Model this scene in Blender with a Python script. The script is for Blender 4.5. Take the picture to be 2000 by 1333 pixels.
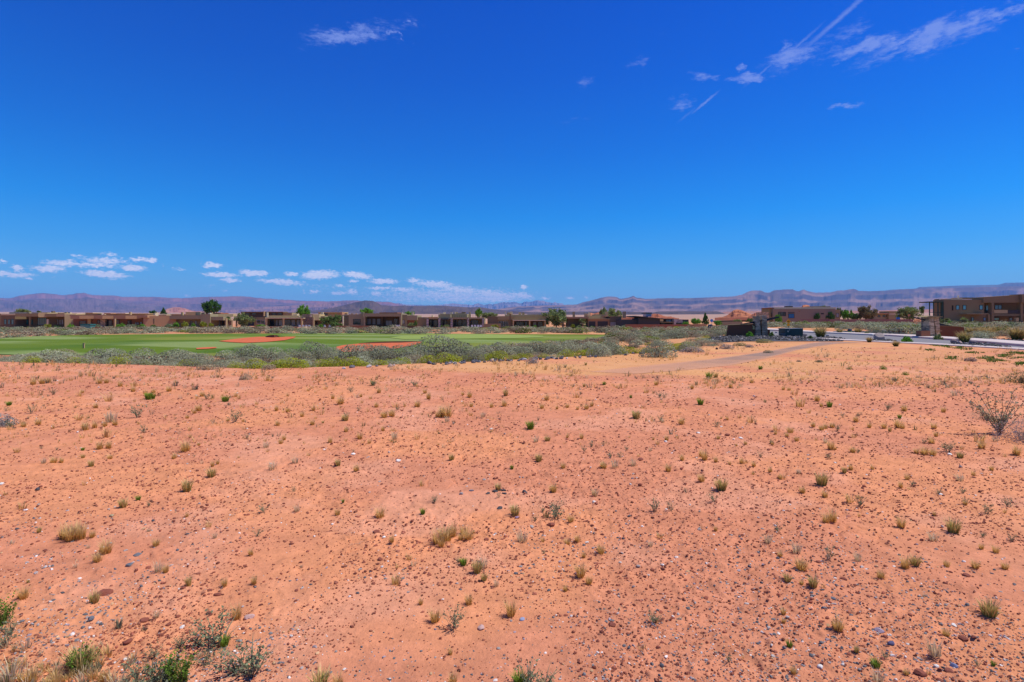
import bpy, math, random
import numpy as np
for o in list(bpy.data.objects): bpy.data.objects.remove(o)
S = bpy.context.scene
C = S.collection
random.seed(7); R = np.random.RandomState(11)
F = 1111.0; HZ = 625.0; EYE = 1.7          # focal length in photo pixels (2000 wide), horizon row, eye height
# ------------------------------------------------------------------ camera
cam = bpy.data.objects.new('camera', bpy.data.cameras.new('camera')); C.objects.link(cam); S.camera = cam
cam.location = (0, 0, EYE); cam.rotation_euler = (math.pi/2, 0, 0)
cam.data.sensor_width = 36; cam.data.lens = 36*F/2000; cam.data.shift_y = -(666.5-HZ)/2000
cam.data.clip_start = .05; cam.data.clip_end = 150000
# ------------------------------------------------------------------ sun
SUN_EL, SUN_AZ = math.radians(62), math.radians(85)      # azimuth clockwise from +Y (straight ahead)
sd = bpy.data.lights.new('sun', 'SUN'); sd.energy = 4.7; sd.angle = math.radians(.5); sd.color = (1, .95, .86)
sun = bpy.data.objects.new('sun', sd); C.objects.link(sun)
from mathutils import Vector, Matrix
sv = Vector((math.sin(SUN_AZ)*math.cos(SUN_EL), math.cos(SUN_AZ)*math.cos(SUN_EL), math.sin(SUN_EL)))
sun.rotation_euler = sv.to_track_quat('Z', 'Y').to_euler(); sun.location = (0, 0, 50)
S.view_settings.view_transform = 'Standard'; S.view_settings.look = 'None'; S.view_settings.exposure = 0; S.view_settings.gamma = 1
S.render.engine = 'CYCLES'; S.cycles.use_denoising = True; S.cycles.max_bounces = 6; S.cycles.diffuse_bounces = 2
S.cycles.glossy_bounces = 2; S.cycles.volume_bounces = 1; S.cycles.transparent_max_bounces = 6; S.cycles.caustics_reflective = False
# ------------------------------------------------------------------ sky
W = bpy.data.worlds.new('World'); S.world = W; W.use_nodes = True
wt = W.node_tree; wn = wt.nodes; wl = wt.links
bg = wn['Background']; bg.inputs[1].default_value = .1
sky = wn.new('ShaderNodeTexSky'); sky.sky_type = 'NISHITA'; sky.sun_disc = False
sky.sun_elevation = SUN_EL; sky.sun_rotation = SUN_AZ; sky.altitude = 900; sky.dust_density = .3
tc = wn.new('ShaderNodeTexCoord'); sep = wn.new('ShaderNodeSeparateXYZ'); wl.new(tc.outputs['Generated'], sep.inputs[0])
def M(op, a, b=None, t=wt):
    n = t.nodes.new('ShaderNodeMath'); n.operation = op
    for i, v in enumerate((a, b)):
        if v is None: continue
        if isinstance(v, (int, float)): n.inputs[i].default_value = v
        else: t.links.new(v, n.inputs[i])
    return n.outputs[0]
el = M('ARCSINE', sep.outputs['Z']); az = M('ARCTAN2', sep.outputs['X'], sep.outputs['Y'])
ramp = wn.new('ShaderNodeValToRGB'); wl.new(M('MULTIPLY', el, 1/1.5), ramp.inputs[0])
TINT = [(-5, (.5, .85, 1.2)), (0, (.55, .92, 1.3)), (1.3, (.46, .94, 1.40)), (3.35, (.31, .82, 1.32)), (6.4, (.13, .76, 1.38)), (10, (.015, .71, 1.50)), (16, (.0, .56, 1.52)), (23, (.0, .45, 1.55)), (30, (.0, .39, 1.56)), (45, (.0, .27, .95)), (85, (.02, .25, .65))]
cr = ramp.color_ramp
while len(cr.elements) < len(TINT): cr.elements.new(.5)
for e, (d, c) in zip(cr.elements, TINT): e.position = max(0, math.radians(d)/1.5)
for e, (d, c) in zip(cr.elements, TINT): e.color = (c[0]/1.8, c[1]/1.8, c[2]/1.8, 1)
def VM(op, a, b=None, t=wt):
    n = t.nodes.new('ShaderNodeVectorMath'); n.operation = op
    for i, v in enumerate((a, b)):
        if v is None: continue
        if isinstance(v, (tuple, list)): n.inputs[i].default_value = v
        else: t.links.new(v, n.inputs[i])
    return n.outputs[0]
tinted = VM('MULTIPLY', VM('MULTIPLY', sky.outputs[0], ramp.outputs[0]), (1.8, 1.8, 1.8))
cmb = wn.new('ShaderNodeCombineXYZ'); wl.new(az, cmb.inputs[0]); wl.new(el, cmb.inputs[1])
def noise(vec, scale, detail=4, rough=.55, t=wt, dim='3D'):
    n = t.nodes.new('ShaderNodeTexNoise'); n.inputs['Scale'].default_value = scale; n.inputs['Detail'].default_value = detail
    n.inputs['Roughness'].default_value = rough
    if vec is not None: t.links.new(vec, n.inputs['Vector'])
    return n
def clouds(lst, vec):
    out = None
    for (cx, cy, hw, hh, rot, wgt) in lst:
        dx = cx-1000; hy = math.hypot(dx, F)
        a = math.atan(dx/F); e = math.atan((HZ-cy)/hy)
        wa = hw*F/(hy*hy)*1.35; we = hh/hy*math.cos(e)**2*1.45
        m = wn.new('ShaderNodeMapping'); m.vector_type = 'TEXTURE'
        m.inputs['Location'].default_value = (a, e, 0); m.inputs['Rotation'].default_value = (0, 0, math.radians(rot))
        m.inputs['Scale'].default_value = (wa, we, 1); wl.new(vec, m.inputs[0])
        g = wn.new('ShaderNodeTexGradient'); g.gradient_type = 'SPHERICAL'; wl.new(m.outputs[0], g.inputs[0])
        v = M('MULTIPLY', g.outputs['Fac'], wgt)
        out = v if out is None else M('MAXIMUM', out, v)
    return out
st = VM('MULTIPLY', cmb.outputs[0], (1, 2.0, 1))
n1 = noise(st, 120, 6, .65)
warp = VM('ADD', cmb.outputs[0], VM('MULTIPLY', VM('SUBTRACT', n1.outputs['Color'], (.5, .5, .5)), (.020, .013, 0)))
CUM = [(880,578,190,17,0,.66),(640,560,130,10,0,.26),(200,520,120,10,0,.3),(5,511,9,4,0,1),(35,525,13,6,0,1),(22,537,50,6,0,1),(57,544,10,3,0,.8),(95,525,38,7,0,1),(125,515,45,7,0,.9),(150,500,14,3,0,.7),(205,510,60,8,0,.75),(215,497,22,5,-4,.6),(185,518,50,6,0,.9),(260,524,30,6,0,1),(270,507,18,5,0,1),(295,509,15,5,5,.9),(205,536,50,7,-3,1.1),(318,520,5,4,0,.4),(350,526,13,3,0,.6),(105,543,6,2,0,.5),(415,519,22,6,0,1.1),(432,537,38,5,0,1.1),(450,548,23,5,0,1),(410,559,14,3,0,.4),(440,566,9,2,0,.5),(496,534,31,6,-3,1.2),(550,551,50,5,-3,1.1),(570,536,14,5,0,1.1),(625,537,40,9,3,1.2),(698,538,30,6,-6,1.2),(750,550,32,5,0,1.1),(690,549,11,3,0,.9),(663,559,11,4,0,.9),(615,570,13,4,0,.9),(592,570,5,3,0,.5),(660,573,22,4,0,.8),(688,571,12,6,0,1),(735,574,14,5,0,.9),(808,548,16,5,0,.9),(850,556,45,7,-4,1),(740,563,30,4,0,.9),(790,566,35,5,0,.8),(900,567,70,8,-4,.8),(970,576,60,8,-6,1),(860,573,70,8,0,.6),(800,586,90,7,0,.5),(900,584,90,9,0,.7),(960,584,80,8,0,.85),(1020,578,25,6,-8,1.1),(1023,562,8,4,0,1.1),(1065,583,14,3,0,.8),(1113,582,10,3,0,.8),(1145,582,6,3,0,.6),(385,590,6,3,0,.5),(367,579,9,2,0,.6),(1160,576,30,4,0,.2)]
den = clouds(CUM, warp)
n2 = noise(st, 170, 4, .6)
den = M('ADD', den, M('MULTIPLY', M('MULTIPLY', M('SUBTRACT', n2.outputs['Fac'], .5), 1.2), M('MINIMUM', M('MULTIPLY', den, 5), 1)))
mr = wn.new('ShaderNodeMapRange'); mr.interpolation_type = 'SMOOTHSTEP'; wl.new(den, mr.inputs[0])
mr.inputs[1].default_value = .14; mr.inputs[2].default_value = .75; mr.inputs[4].default_value = .95
n3 = noise(VM('MULTIPLY', cmb.outputs[0], (1, 2.6, 1)), 200, 3)
mcol = wn.new('ShaderNodeMix'); mcol.data_type = 'RGBA'; wl.new(n3.outputs['Fac'], mcol.inputs['Factor'])
mcol.inputs[6].default_value = (4.6, 5.6, 8.4, 1); mcol.inputs[7].default_value = (12.5, 12.3, 13.0, 1)
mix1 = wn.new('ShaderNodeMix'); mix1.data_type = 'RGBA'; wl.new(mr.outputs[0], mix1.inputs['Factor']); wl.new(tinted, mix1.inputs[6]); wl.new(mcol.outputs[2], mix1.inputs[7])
n4 = noise(VM('MULTIPLY', cmb.outputs[0], (1, 1.7, 1)), 34, 6, .62)
warp2 = VM('ADD', cmb.outputs[0], VM('MULTIPLY', VM('SUBTRACT', n4.outputs['Color'], (.5, .5, .5)), (.09, .04, 0)))
CIR = [(1900,60,120,18,14,.55),(1760,100,110,16,10,.5),(1560,110,90,24,16,.4),(690,68,110,18,8,.45),(670,70,62,11,10,1),(720,62,40,12,4,.8),(778,66,16,5,-40,.8),(805,46,12,5,0,.9),(760,50,80,20,4,.25),(620,85,50,14,16,.25),(1955,32,55,11,14,1),(1880,50,55,16,16,1),(1820,68,70,18,16,1.1),(1800,94,40,13,12,1),(1690,94,80,15,6,1.05),(1760,80,60,10,18,.9),(1665,60,45,20,10,.45),(1548,110,40,16,0,1),(1530,95,26,9,30,.7),(1462,154,30,10,-4,.95),(1447,133,13,8,0,.8),(1368,153,34,7,-8,.7),(1330,205,26,13,10,.5),(1653,207,32,5,-6,.8),(1240,122,30,8,6,.35),(1148,157,16,9,0,.4),(1120,233,40,5,6,.22),(1975,105,14,4,0,.4),(1300,60,40,10,0,.1)]
d2 = clouds(CIR, warp2)
n5 = noise(VM('MULTIPLY', cmb.outputs[0], (1, 3.2, 1)), 60, 6, .65)
d2 = M('ADD', d2, M('MULTIPLY', M('MULTIPLY', M('SUBTRACT', n5.outputs['Fac'], .5), 1.4), M('MINIMUM', M('MULTIPLY', d2, 5), 1)))
m2 = wn.new('ShaderNodeMapRange'); m2.interpolation_type = 'SMOOTHSTEP'; wl.new(d2, m2.inputs[0]); m2.inputs[1].default_value = .05; m2.inputs[2].default_value = .95; m2.inputs[4].default_value = .62
n6 = noise(st, 150, 3, .6); wr3 = VM('ADD', cmb.outputs[0], VM('MULTIPLY', VM('SUBTRACT', n6.outputs['Color'], (.5, .5, .5)), (.005, .005, 0)))
CON = [(1640,36,95,5,32,.8),(1560,88,50,3,33,.6),(1490,140,40,2.5,33,.5),(1378,200,28,2.5,34,.9),(1340,226,20,2,34,.3)]
d3 = M('MULTIPLY', clouds(CON, wr3), .6)
fac = M('MAXIMUM', m2.outputs[0], d3)
mix2 = wn.new('ShaderNodeMix'); mix2.data_type = 'RGBA'; wl.new(fac, mix2.inputs['Factor']); wl.new(mix1.outputs[2], mix2.inputs[6]); mix2.inputs[7].default_value = (2.8, 3.9, 8.7, 1)
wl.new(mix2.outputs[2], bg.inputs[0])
W.cycles.sampling_method = 'MANUAL'; W.cycles.sample_map_resolution = 512

# ------------------------------------------------------------------ helpers
def lin(r, g, b):
    f = lambda c: (c/255/12.92 if c/255 <= .04045 else ((c/255+.055)/1.055)**2.4)
    return (f(r), f(g), f(b))
def tag(o, label=None, cat=None, group=None, kind=None):
    for k, v in (('label', label), ('category', cat), ('group', group), ('kind', kind)):
        if v: o[k] = v
    return o
_perm = R.permutation(65536).astype(np.int64)
def _h(i, j): return _perm[(_perm[(i & 65535)] + j) & 65535]/65535.0
def vn(x, y):
    x = np.asarray(x, float)+1000.37; y = np.asarray(y, float)+2000.71
    i = np.floor(x).astype(np.int64); j = np.floor(y).astype(np.int64); u = x-i; v = y-j
    u = u*u*(3-2*u); v = v*v*(3-2*v)
    return (_h(i, j)*(1-u)+_h(i+1, j)*u)*(1-v)+(_h(i, j+1)*(1-u)+_h(i+1, j+1)*u)*v
def fbm(x, y, o=4, g=.5):
    s = 0; a = 1; t = 0
    for k in range(o): s = s+a*vn(x*2**k+k*17.1, y*2**k-k*9.3); t += a; a *= g
    return s/t
def smooth(a, b, x):
    t = np.clip((x-a)/(b-a), 0, 1); return t*t*(3-2*t)
def mesh(name, V, Fc, mats, parent=None, col=None, smooth_=False, link=True, midx=None):
    V = np.asarray(V, np.float32); me = bpy.data.meshes.new(name)
    if isinstance(Fc, list) and isinstance(Fc[0], np.ndarray): Fl = Fc
    else: Fl = [Fc]
    Fl = [np.asarray(f, np.int32) for f in Fl if len(f)]
    nl = sum(f.size for f in Fl); nf = sum(len(f) for f in Fl)
    me.vertices.add(len(V)); me.vertices.foreach_set('co', V.ravel())
    me.loops.add(nl); me.loops.foreach_set('vertex_index', np.concatenate([f.ravel() for f in Fl]))
    me.polygons.add(nf); tot = np.concatenate([np.full(len(f), f.shape[1], np.int32) for f in Fl])
    me.polygons.foreach_set('loop_start', np.concatenate([[0], np.cumsum(tot)[:-1]]).astype(np.int32))
    me.polygons.foreach_set('use_smooth', np.full(nf, smooth_, bool))
    if col is not None:
        ca = me.color_attributes.new('Col', 'FLOAT_COLOR', 'POINT'); c4 = np.ones((len(V), 4), np.float32); c4[:, :3] = col
        ca.data.foreach_set('color', c4.ravel())
    for m in (mats if isinstance(mats, (list, tuple)) else [mats]): me.materials.append(m)
    if midx is not None: me.polygons.foreach_set('material_index', np.asarray(midx, np.int32))
    me.update(calc_edges=True); me.validate()
    if not link: return me
    o = bpy.data.objects.new(name, me); C.objects.link(o)
    if parent is not None: o.parent = parent
    return o
def inst(me, name, loc, rz=0, sc=(1, 1, 1), parent=None, tilt=0):
    o = bpy.data.objects.new(name, me); C.objects.link(o); o.location = loc; o.rotation_euler = (tilt, 0, rz); o.scale = sc
    if parent is not None: o.parent = parent
    return o
def empty(name, loc, rz=0):
    o = bpy.data.objects.new(name, None); C.objects.link(o); o.location = loc; o.rotation_euler = (0, 0, rz); o.empty_display_size = .3
    return o
def material(name, col, rough=.9, var=.25, scale=3, bump=0, bscale=20, spec=.2, metal=0, attr=False, trans=0, col2=None, stretch=None, coord='Object'):
    m = bpy.data.materials.new(name); m.use_nodes = True; t = m.node_tree; n = t.nodes; l = t.links; b = n['Principled BSDF']
    b.inputs['Roughness'].default_value = rough; b.inputs['Specular IOR Level'].default_value = spec; b.inputs['Metallic'].default_value = metal
    co = n.new('ShaderNodeTexCoord'); vec = co.outputs[coord]
    if coord == 'World':
        pass
    if stretch: vec = VM('MULTIPLY', vec, stretch, t)
    nz = noise(vec, scale, 5, .6, t)
    mx = n.new('ShaderNodeMix'); mx.data_type = 'RGBA'; l.new(nz.outputs['Fac'], mx.inputs['Factor'])
    if attr:
        a = n.new('ShaderNodeAttribute'); a.attribute_name = 'Col'
        l.new(VM('MULTIPLY', a.outputs['Color'], (1-var,)*3, t), mx.inputs[6]); l.new(VM('MULTIPLY', a.outputs['Color'], (1+var,)*3, t), mx.inputs[7])
    else:
        c2 = col2 or tuple(c*(1+var) for c in col); c1 = col if col2 else tuple(c*(1-var) for c in col)
        mx.inputs[6].default_value = (*c1, 1); mx.inputs[7].default_value = (*c2, 1)
    l.new(mx.outputs[2], b.inputs['Base Color'])
    if bump:
        bn = noise(vec, bscale, 5, .65, t); bp = n.new('ShaderNodeBump'); bp.inputs['Strength'].default_value = 1; bp.inputs['Distance'].default_value = bump
        l.new(bn.outputs['Fac'], bp.inputs['Height']); l.new(bp.outputs[0], b.inputs['Normal'])
    if trans:
        tr = n.new('ShaderNodeBsdfTranslucent'); l.new(mx.outputs[2], tr.inputs[0]); ms = n.new('ShaderNodeMixShader'); ms.inputs[0].default_value = trans
        l.new(b.outputs[0], ms.inputs[1]); l.new(tr.outputs[0], ms.inputs[2]); l.new(ms.outputs[0], n['Material Output'].inputs[0])
    return m
MV = material('plant', (1, 1, 1), attr=True, var=.12, scale=9, trans=.25, spec=.1)
MG = material('dry_straw', (1, 1, 1), attr=True, var=.12, scale=9, trans=.42, spec=.1)
MST = material('stone', (1, 1, 1), attr=True, var=.2, scale=60, bump=.002, bscale=200, spec=.25, rough=.85)

# ------------------------------------------------------------------ terrain height
_ex = [-600, 0, 250, 500, 700, 930, 1100, 1250, 1350, 1450, 2600]; _ey = [712, 708, 714, 723, 717, 707, 699, 691, 682, 672, 660]
def tz(X, Y):
    X = np.asarray(X, float); Y = np.asarray(Y, float); Ys = np.maximum(Y, .5)
    px = np.clip(1000+F*X/Ys, -600, 2600)
    De = EYE*F/(np.interp(px, _ex, _ey)-HZ)
    A = np.interp(px, [-600, 1150, 1420, 2600], [.8, .8, 0, 0])
    z = -A*smooth(0, 6.5, Ys-De)*(Y > 1)
    z = z+smooth(60, 95, Y)*np.interp(px, [1420, 1520, 2600], [0, .5, .6])
    z = z+(.10*np.sin(X/11+1)*np.sin(Y/14)+.06*np.sin(X/5.3)*np.cos(Y/6+2))*smooth(30, 50, Y)*(1-smooth(130, 150, Y))*np.interp(px, [1250, 1380], [1, 0])
    z = z+.035*(fbm(X/2.3, Y/2.3, 2)-.5)*(1-smooth(20, 30, Y))
    r = np.hypot(X, Y)
    z = z+np.clip(r-450, 0, 6500)*.0115
    return z
def ground(px, py, dmin=1.0, dmax=420):
    D = np.geomspace(dmin, dmax, 700); t = (px-1000)/F
    g = (EYE-(py-HZ)/F*D)-tz(t*D, D)
    k = np.argmax(g < 0)
    if g[k] >= 0: k = len(D)-1
    if k == 0: d = D[0]
    else:
        a = g[k-1]/(g[k-1]-g[k]+1e-9); d = D[k-1]+(D[k]-D[k-1])*min(max(a, 0), 1)
    return t*d, d, float(tz(t*d, d))
def micro(X, Y):
    r = np.hypot(X, Y); near = 1-smooth(14, 26, r)
    crust = np.abs(fbm(X*3.1, Y*3.1, 3)-.5)
    return near*(.014*(fbm(X*1.3, Y*1.3, 3)-.5)+.018*(fbm(X*7, Y*7, 3, .6)-.5)+.014*np.clip(fbm(X*19, Y*19, 2, .6)-.52, 0, 1)*smooth(.3, .6, fbm(X*.7, Y*.7, 2))*4-.02*smooth(.03, 0, crust)*smooth(.5, .7, fbm(X*.5, Y*.5+9, 2)))
# near + far sheet: a polar grid centred under the tripod, fine in front
ang = np.concatenate([np.radians(np.arange(-180, -54, 6)), np.radians(np.arange(-54, 54, .11)), np.radians(np.arange(54, 180.1, 6))])
rr = np.concatenate([[.02, .5, 1.0], np.geomspace(1.5, 26, 640), np.geomspace(26.4, 300, 330), np.geomspace(320, 34000, 60)])
A_, R_ = np.meshgrid(ang, rr); X_ = R_*np.sin(A_); Y_ = R_*np.cos(A_)
Z_ = tz(X_, Y_)+micro(X_, Y_)
def idx(nr, nc):
    i = np.arange(nr-1)[:, None]*nc+np.arange(nc-1)[None]; i = i.ravel()
    return np.stack([i, i+1, i+nc+1, i+nc], 1)
PXg = np.clip(1000+F*X_/np.maximum(Y_, .3), -400, 2400)
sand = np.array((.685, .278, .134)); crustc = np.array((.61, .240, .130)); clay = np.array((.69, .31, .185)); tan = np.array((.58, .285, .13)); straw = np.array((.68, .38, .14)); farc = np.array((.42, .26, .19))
def mixc(a, b, t): return a*(1-t[..., None])+b*t[..., None]
col = mixc(np.broadcast_to(sand, X_.shape+(3,)), crustc, smooth(.40, .62, fbm(X_*.55, Y_*.55, 4)))
col = mixc(col, crustc*np.array((.93,.88,.9)), .75*smooth(9, 20, Y_)*smooth(.3, .6, fbm(X_*.4, Y_*.4+5, 3)))
col = mixc(col, clay, .7*smooth(.55, .72, fbm(X_*.8+40, Y_*.8, 4)))
rd = fbm(X_*7, Y_*7, 4, .7); col = col*(.74+.5*rd[..., None])
dd = Y_-EYE*F/(np.interp(PXg, _ex, _ey)-HZ)
pyg = HZ+EYE*F/np.maximum(Y_, .3)
yl = np.interp(PXg, [-400, 0, 600, 900, 1240, 1600, 2400], [705, 708, 712, 726, 736, 742, 744])
band = smooth(5, -4, pyg-yl)*(Y_ > 0)*smooth(.15, .5, fbm(X_*.35, Y_*.6, 3))*np.interp(PXg, [700, 950, 1600, 2000], [.3, .95, .8, .4])
col = mixc(col, straw, np.clip(band, 0, 1)*.6)
col = mixc(col, tan, smooth(-.5, 3, dd)*.8*(Y_ > 0)*smooth(.3,.6,fbm(X_*.7, Y_*.7+70, 4)))
col = mixc(col, np.array((.50, .2, .1)), smooth(-.5, 3, dd)*(Y_ > 0)*smooth(.5, .62, fbm(X_*.2, Y_*.2, 3))*.7)
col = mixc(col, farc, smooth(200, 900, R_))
g_t = material('red_desert_soil', (1, 1, 1), attr=True, var=.22, scale=26, bump=.010, bscale=45, rough=.95, spec=.1)
o = mesh('ground', np.stack([X_, Y_, Z_], -1).reshape(-1, 3), idx(len(rr), len(ang)), g_t, col=col.reshape(-1, 3), smooth_=True)
tag(o, kind='structure')

# ------------------------------------------------------------------ sheets laid on the ground, outlines given in photo pixels
def sheet(name, poly, dz, mat, step=.5, ncol=60, kind='structure', colf=None, relief=None):
    P = np.array(poly+[poly[0]], float); y0, y1 = P[:, 1].min(), P[:, 1].max()
    ys = np.arange(y0+.02, y1-.01, step); ys = np.append(ys, y1-.02); rows = []
    for y in ys:
        xs = []
        for a, b in zip(P[:-1], P[1:]):
            if (a[1]-y)*(b[1]-y) < 0: xs.append(a[0]+(b[0]-a[0])*(y-a[1])/(b[1]-a[1]))
        if len(xs) < 2: continue
        rows.append([ground(x, y) for x in np.linspace(min(xs), max(xs), ncol)])
    V = np.array(rows); V[..., 2] += dz
    if relief is not None: V[..., 2] += relief(V[..., 0], V[..., 1])
    nr, nc = V.shape[:2]; Vf = V.reshape(-1, 3)
    Fc = idx(nr, nc)[:, ::-1]
    return tag(mesh(name, Vf, Fc, mat, smooth_=True, col=None if colf is None else (colf(V[..., 0], V[..., 1]) if colf.__code__.co_argcount == 2 else colf(V[..., 0], V[..., 1], np.broadcast_to(np.linspace(0, 1, ncol), V.shape[:2]))).reshape(-1, 3)), kind=kind)
turf = material('turf', (1, 1, 1), attr=True, var=.12, scale=1.5, bump=.02, bscale=8, spec=.1)
def turfc(X, Y):
    a = np.array((.115, .175, .012)); b = np.array((.27, .33, .12)); c = np.array((.23, .24, .04)); d = np.array((.06, .13, .008))
    u = X*.10+Y*.42+5*fbm(X*.02, Y*.03, 2); s = smooth(.40, .60, .5+.5*np.sin(u*.9))*.8+.25*(fbm(X*.9, Y*.9, 3)-.5)
    k = mixc(np.broadcast_to(a, X.shape+(3,)), b, s*smooth(.35, .55, fbm(X*.05, Y*.05+3, 3))*.8)
    k = mixc(k, d, smooth(.5, .7, fbm(X*.08+9, Y*.05, 3))*.7)
    k = mixc(k, c, smooth(.50, .68, fbm(X*.04+30, Y*.13, 3))*.7)
    return k
sheet('fairway', [(-160,664),(0,661.5),(60,658),(120,656),(170,655),(300,653.5),(420,652.5),(560,652),(700,651),(790,650.5),(860,652.5),(1000,653.5),(1100,653.8),(1188,654.5),(1192,657),(1160,663),(1110,668),(1020,673),(980,680),(900,694),(700,697),(400,697),(200,697),(0,694),(-160,692)], .05, turf, .5, 170, colf=turfc)
green_m = material('putting_turf', (.25, .32, .07), var=.1, scale=.5, spec=.1)
sheet('putting_green', [(760,661),(790,657),(850,655),(940,654.3),(1010,655.5),(1060,657.5),(1062,660),(1010,662.2),(930,663),(850,663.5),(790,664.5)], .09, green_m, .4, 60)
bsand = material('bunker_sand', (.58, .14, .055), var=.13, scale=.6, bump=.02, bscale=5, spec=.1)
def bowl(X, Y): return -.0*X
BK = [('bunker', [(427,668.3),(450,665),(480,661.5),(505,659.3),(520,660.2),(540,660.6),(548,659.6),(578,659.2),(574,662),(556,666.5),(520,670),(480,671.8),(450,670.4)]),
      ('bunker', [(383,682.2),(400,680.8),(421,680.2),(424,682),(405,684),(384,684.5)]),
      ('bunker', [(657,680),(670,676.5),(700,673.5),(740,672),(780,671.6),(824,669.4),(822,672.5),(800,678),(770,684),(720,689),(670,690),(656,686)])]
for nm, p in BK: sheet(nm, p, .10, bsand, .35, 60)
# turf lips: the cut banks behind the bunkers, faces coloured dark for their shade
def lip(name, pts, h, mat):
    V = []; n = 40
    xs = np.interp(np.linspace(0, 1, n), np.linspace(0, 1, len(pts)), [p[0] for p in pts]); ys = np.interp(np.linspace(0, 1, n), np.linspace(0, 1, len(pts)), [p[1] for p in pts])
    for k, (x, y) in enumerate(zip(xs, ys)):
        X, Y, Z = ground(x, y); hh = h*math.sin(math.pi*(k+.3)/(n-.4))**.5
        V += [(X, Y, Z), (X, Y+.05, Z+hh+.1), (X, Y+.9, Z+hh+.06), (X, Y+2.4, Z-.1)]
    return tag(mesh(name, V, idx(n, 4), mat, smooth_=False, midx=[0, 1, 1]*(n-1)), kind='structure')
shaded_earth = material('shaded_bank_earth', (.12, .06, .035), var=.2, scale=3); lipturf = material('lip_turf', (.09, .17, .03), var=.15, scale=1)
lip('bunker_bank', [(518,660.3),(535,661),(550,660)], .32, [shaded_earth, lipturf]); lip('bunker_bank', [(700,673.6),(760,672),(824,669.6)], .16, [shaded_earth, lipturf])
asph = material('asphalt', (.22, .205, .21), var=.14, scale=1.2, bump=.004, bscale=60, col2=None)
conc = material('concrete', (.60, .50, .46), var=.1, scale=2, bump=.002, bscale=40)
trackm = material('graded_track', (.27, .19, .17), var=.15, attr=True, scale=1.5, bump=.02, bscale=25)
def trackc(X, Y, u):
    e = np.minimum(u, 1-u)+.12*(fbm(X*.8, Y*.5, 3)-.5); t = smooth(.0, .22, e)*smooth(17, 27, Y-0*X)
    return mixc(np.broadcast_to(np.array((.60, .29, .16)), X.shape+(3,)), np.array((.30, .19, .14)), t*(.60+.35*smooth(.3, .6, fbm(X*.3, Y*.9, 3))))
lava = material('lava_rock', (1, 1, 1), attr=True, var=.25, scale=8, bump=.01, bscale=40)
lavabed = material('lava_gravel', (.085, .08, .08), var=.4, scale=6, bump=.03, bscale=14)
sheet('road', [(1395,640.6),(1420,641),(1500,646),(1560,649.5),(1640,652.8),(1735,657),(1890,668),(2000,678),(2160,692),(2160,700),(2000,684),(1900,678),(1800,672.5),(1700,668),(1600,662.5),(1560,659.5),(1500,657),(1440,653),(1400,650)], .012, asph, .5, 50)
sheet('dirt_track', [(1150,727),(1280,713),(1390,702),(1480,689.5),(1530,681),(1570,672.5),(1600,667.5),(1660,669),(1700,669.5),(1640,671.5),(1600,677),(1560,684),(1505,699),(1430,714),(1340,723.5),(1240,731)], .008, trackm, .6, 60, colf=trackc)
sheet('lava_bed', [(1375,668),(1380,662),(1400,657.5),(1440,656),(1500,656),(1560,658),(1620,663.5),(1650,667.5),(1600,667.5),(1560,667),(1500,664.6),(1470,665),(1440,668.5),(1400,670)], .03, lavabed, .4, 50)
sheet('desert_path', [(1340,657),(1352,652.5),(1372,649),(1395,647.5),(1396,651),(1375,654),(1352,659)], .03, conc, .4, 16)
sheet('far_lava_bed', [(1625,650),(1640,646.5),(1680,647),(1720,649),(1790,654),(1830,659),(1790,660.5),(1735,655.5),(1680,652)], .03, lavabed, .4, 30)
sheet('gravel_strip', [(1890,667),(1900,662),(1960,664),(2100,671),(2100,684),(2000,674),(1940,670)], .03, lavabed, .4, 30)
# kerbs: raised concrete strips with a real step
def kerb(name, pts, w, h, mat, back=True):
    xs = []; n = 90
    p = np.array(pts, float); s = np.linspace(0, 1, n); ss = np.linspace(0, 1, len(p))
    G = np.array([ground(a, b) for a, b in p]); Q = np.stack([np.interp(s, ss, G[:, k]) for k in range(3)], 1)
    Q[:, 2] = tz(Q[:, 0], Q[:, 1])
    T = np.gradient(Q[:, :2], axis=0); T /= np.linalg.norm(T, axis=1)[:, None]; N = np.stack([-T[:, 1], T[:, 0]], 1)
    if N[n//2, 1] < 0: N = -N
    V = []
    for q, m in zip(Q, N):
        for d, z in ((0, -.1), (.02, h*.8), (.08, h), (w, h), (w+.03, -.1)): V.append((q[0]+m[0]*d, q[1]+m[1]*d, q[2]+z))
    return tag(mesh(name, V, idx(n, 5), mat), kind='structure')
kerb('kerb', [(1400,640.8),(1500,646),(1560,649.6),(1640,652.8),(1735,656.8),(1890,667.6),(2000,677.5),(2160,692)], 2.3, .17, conc)
kerb('kerb', [(1585,661.8),(1640,665.2),(1700,668.2),(1800,672.8),(1900,678.4),(2000,684.4),(2160,700)], 1.1, .07, conc)

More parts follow.
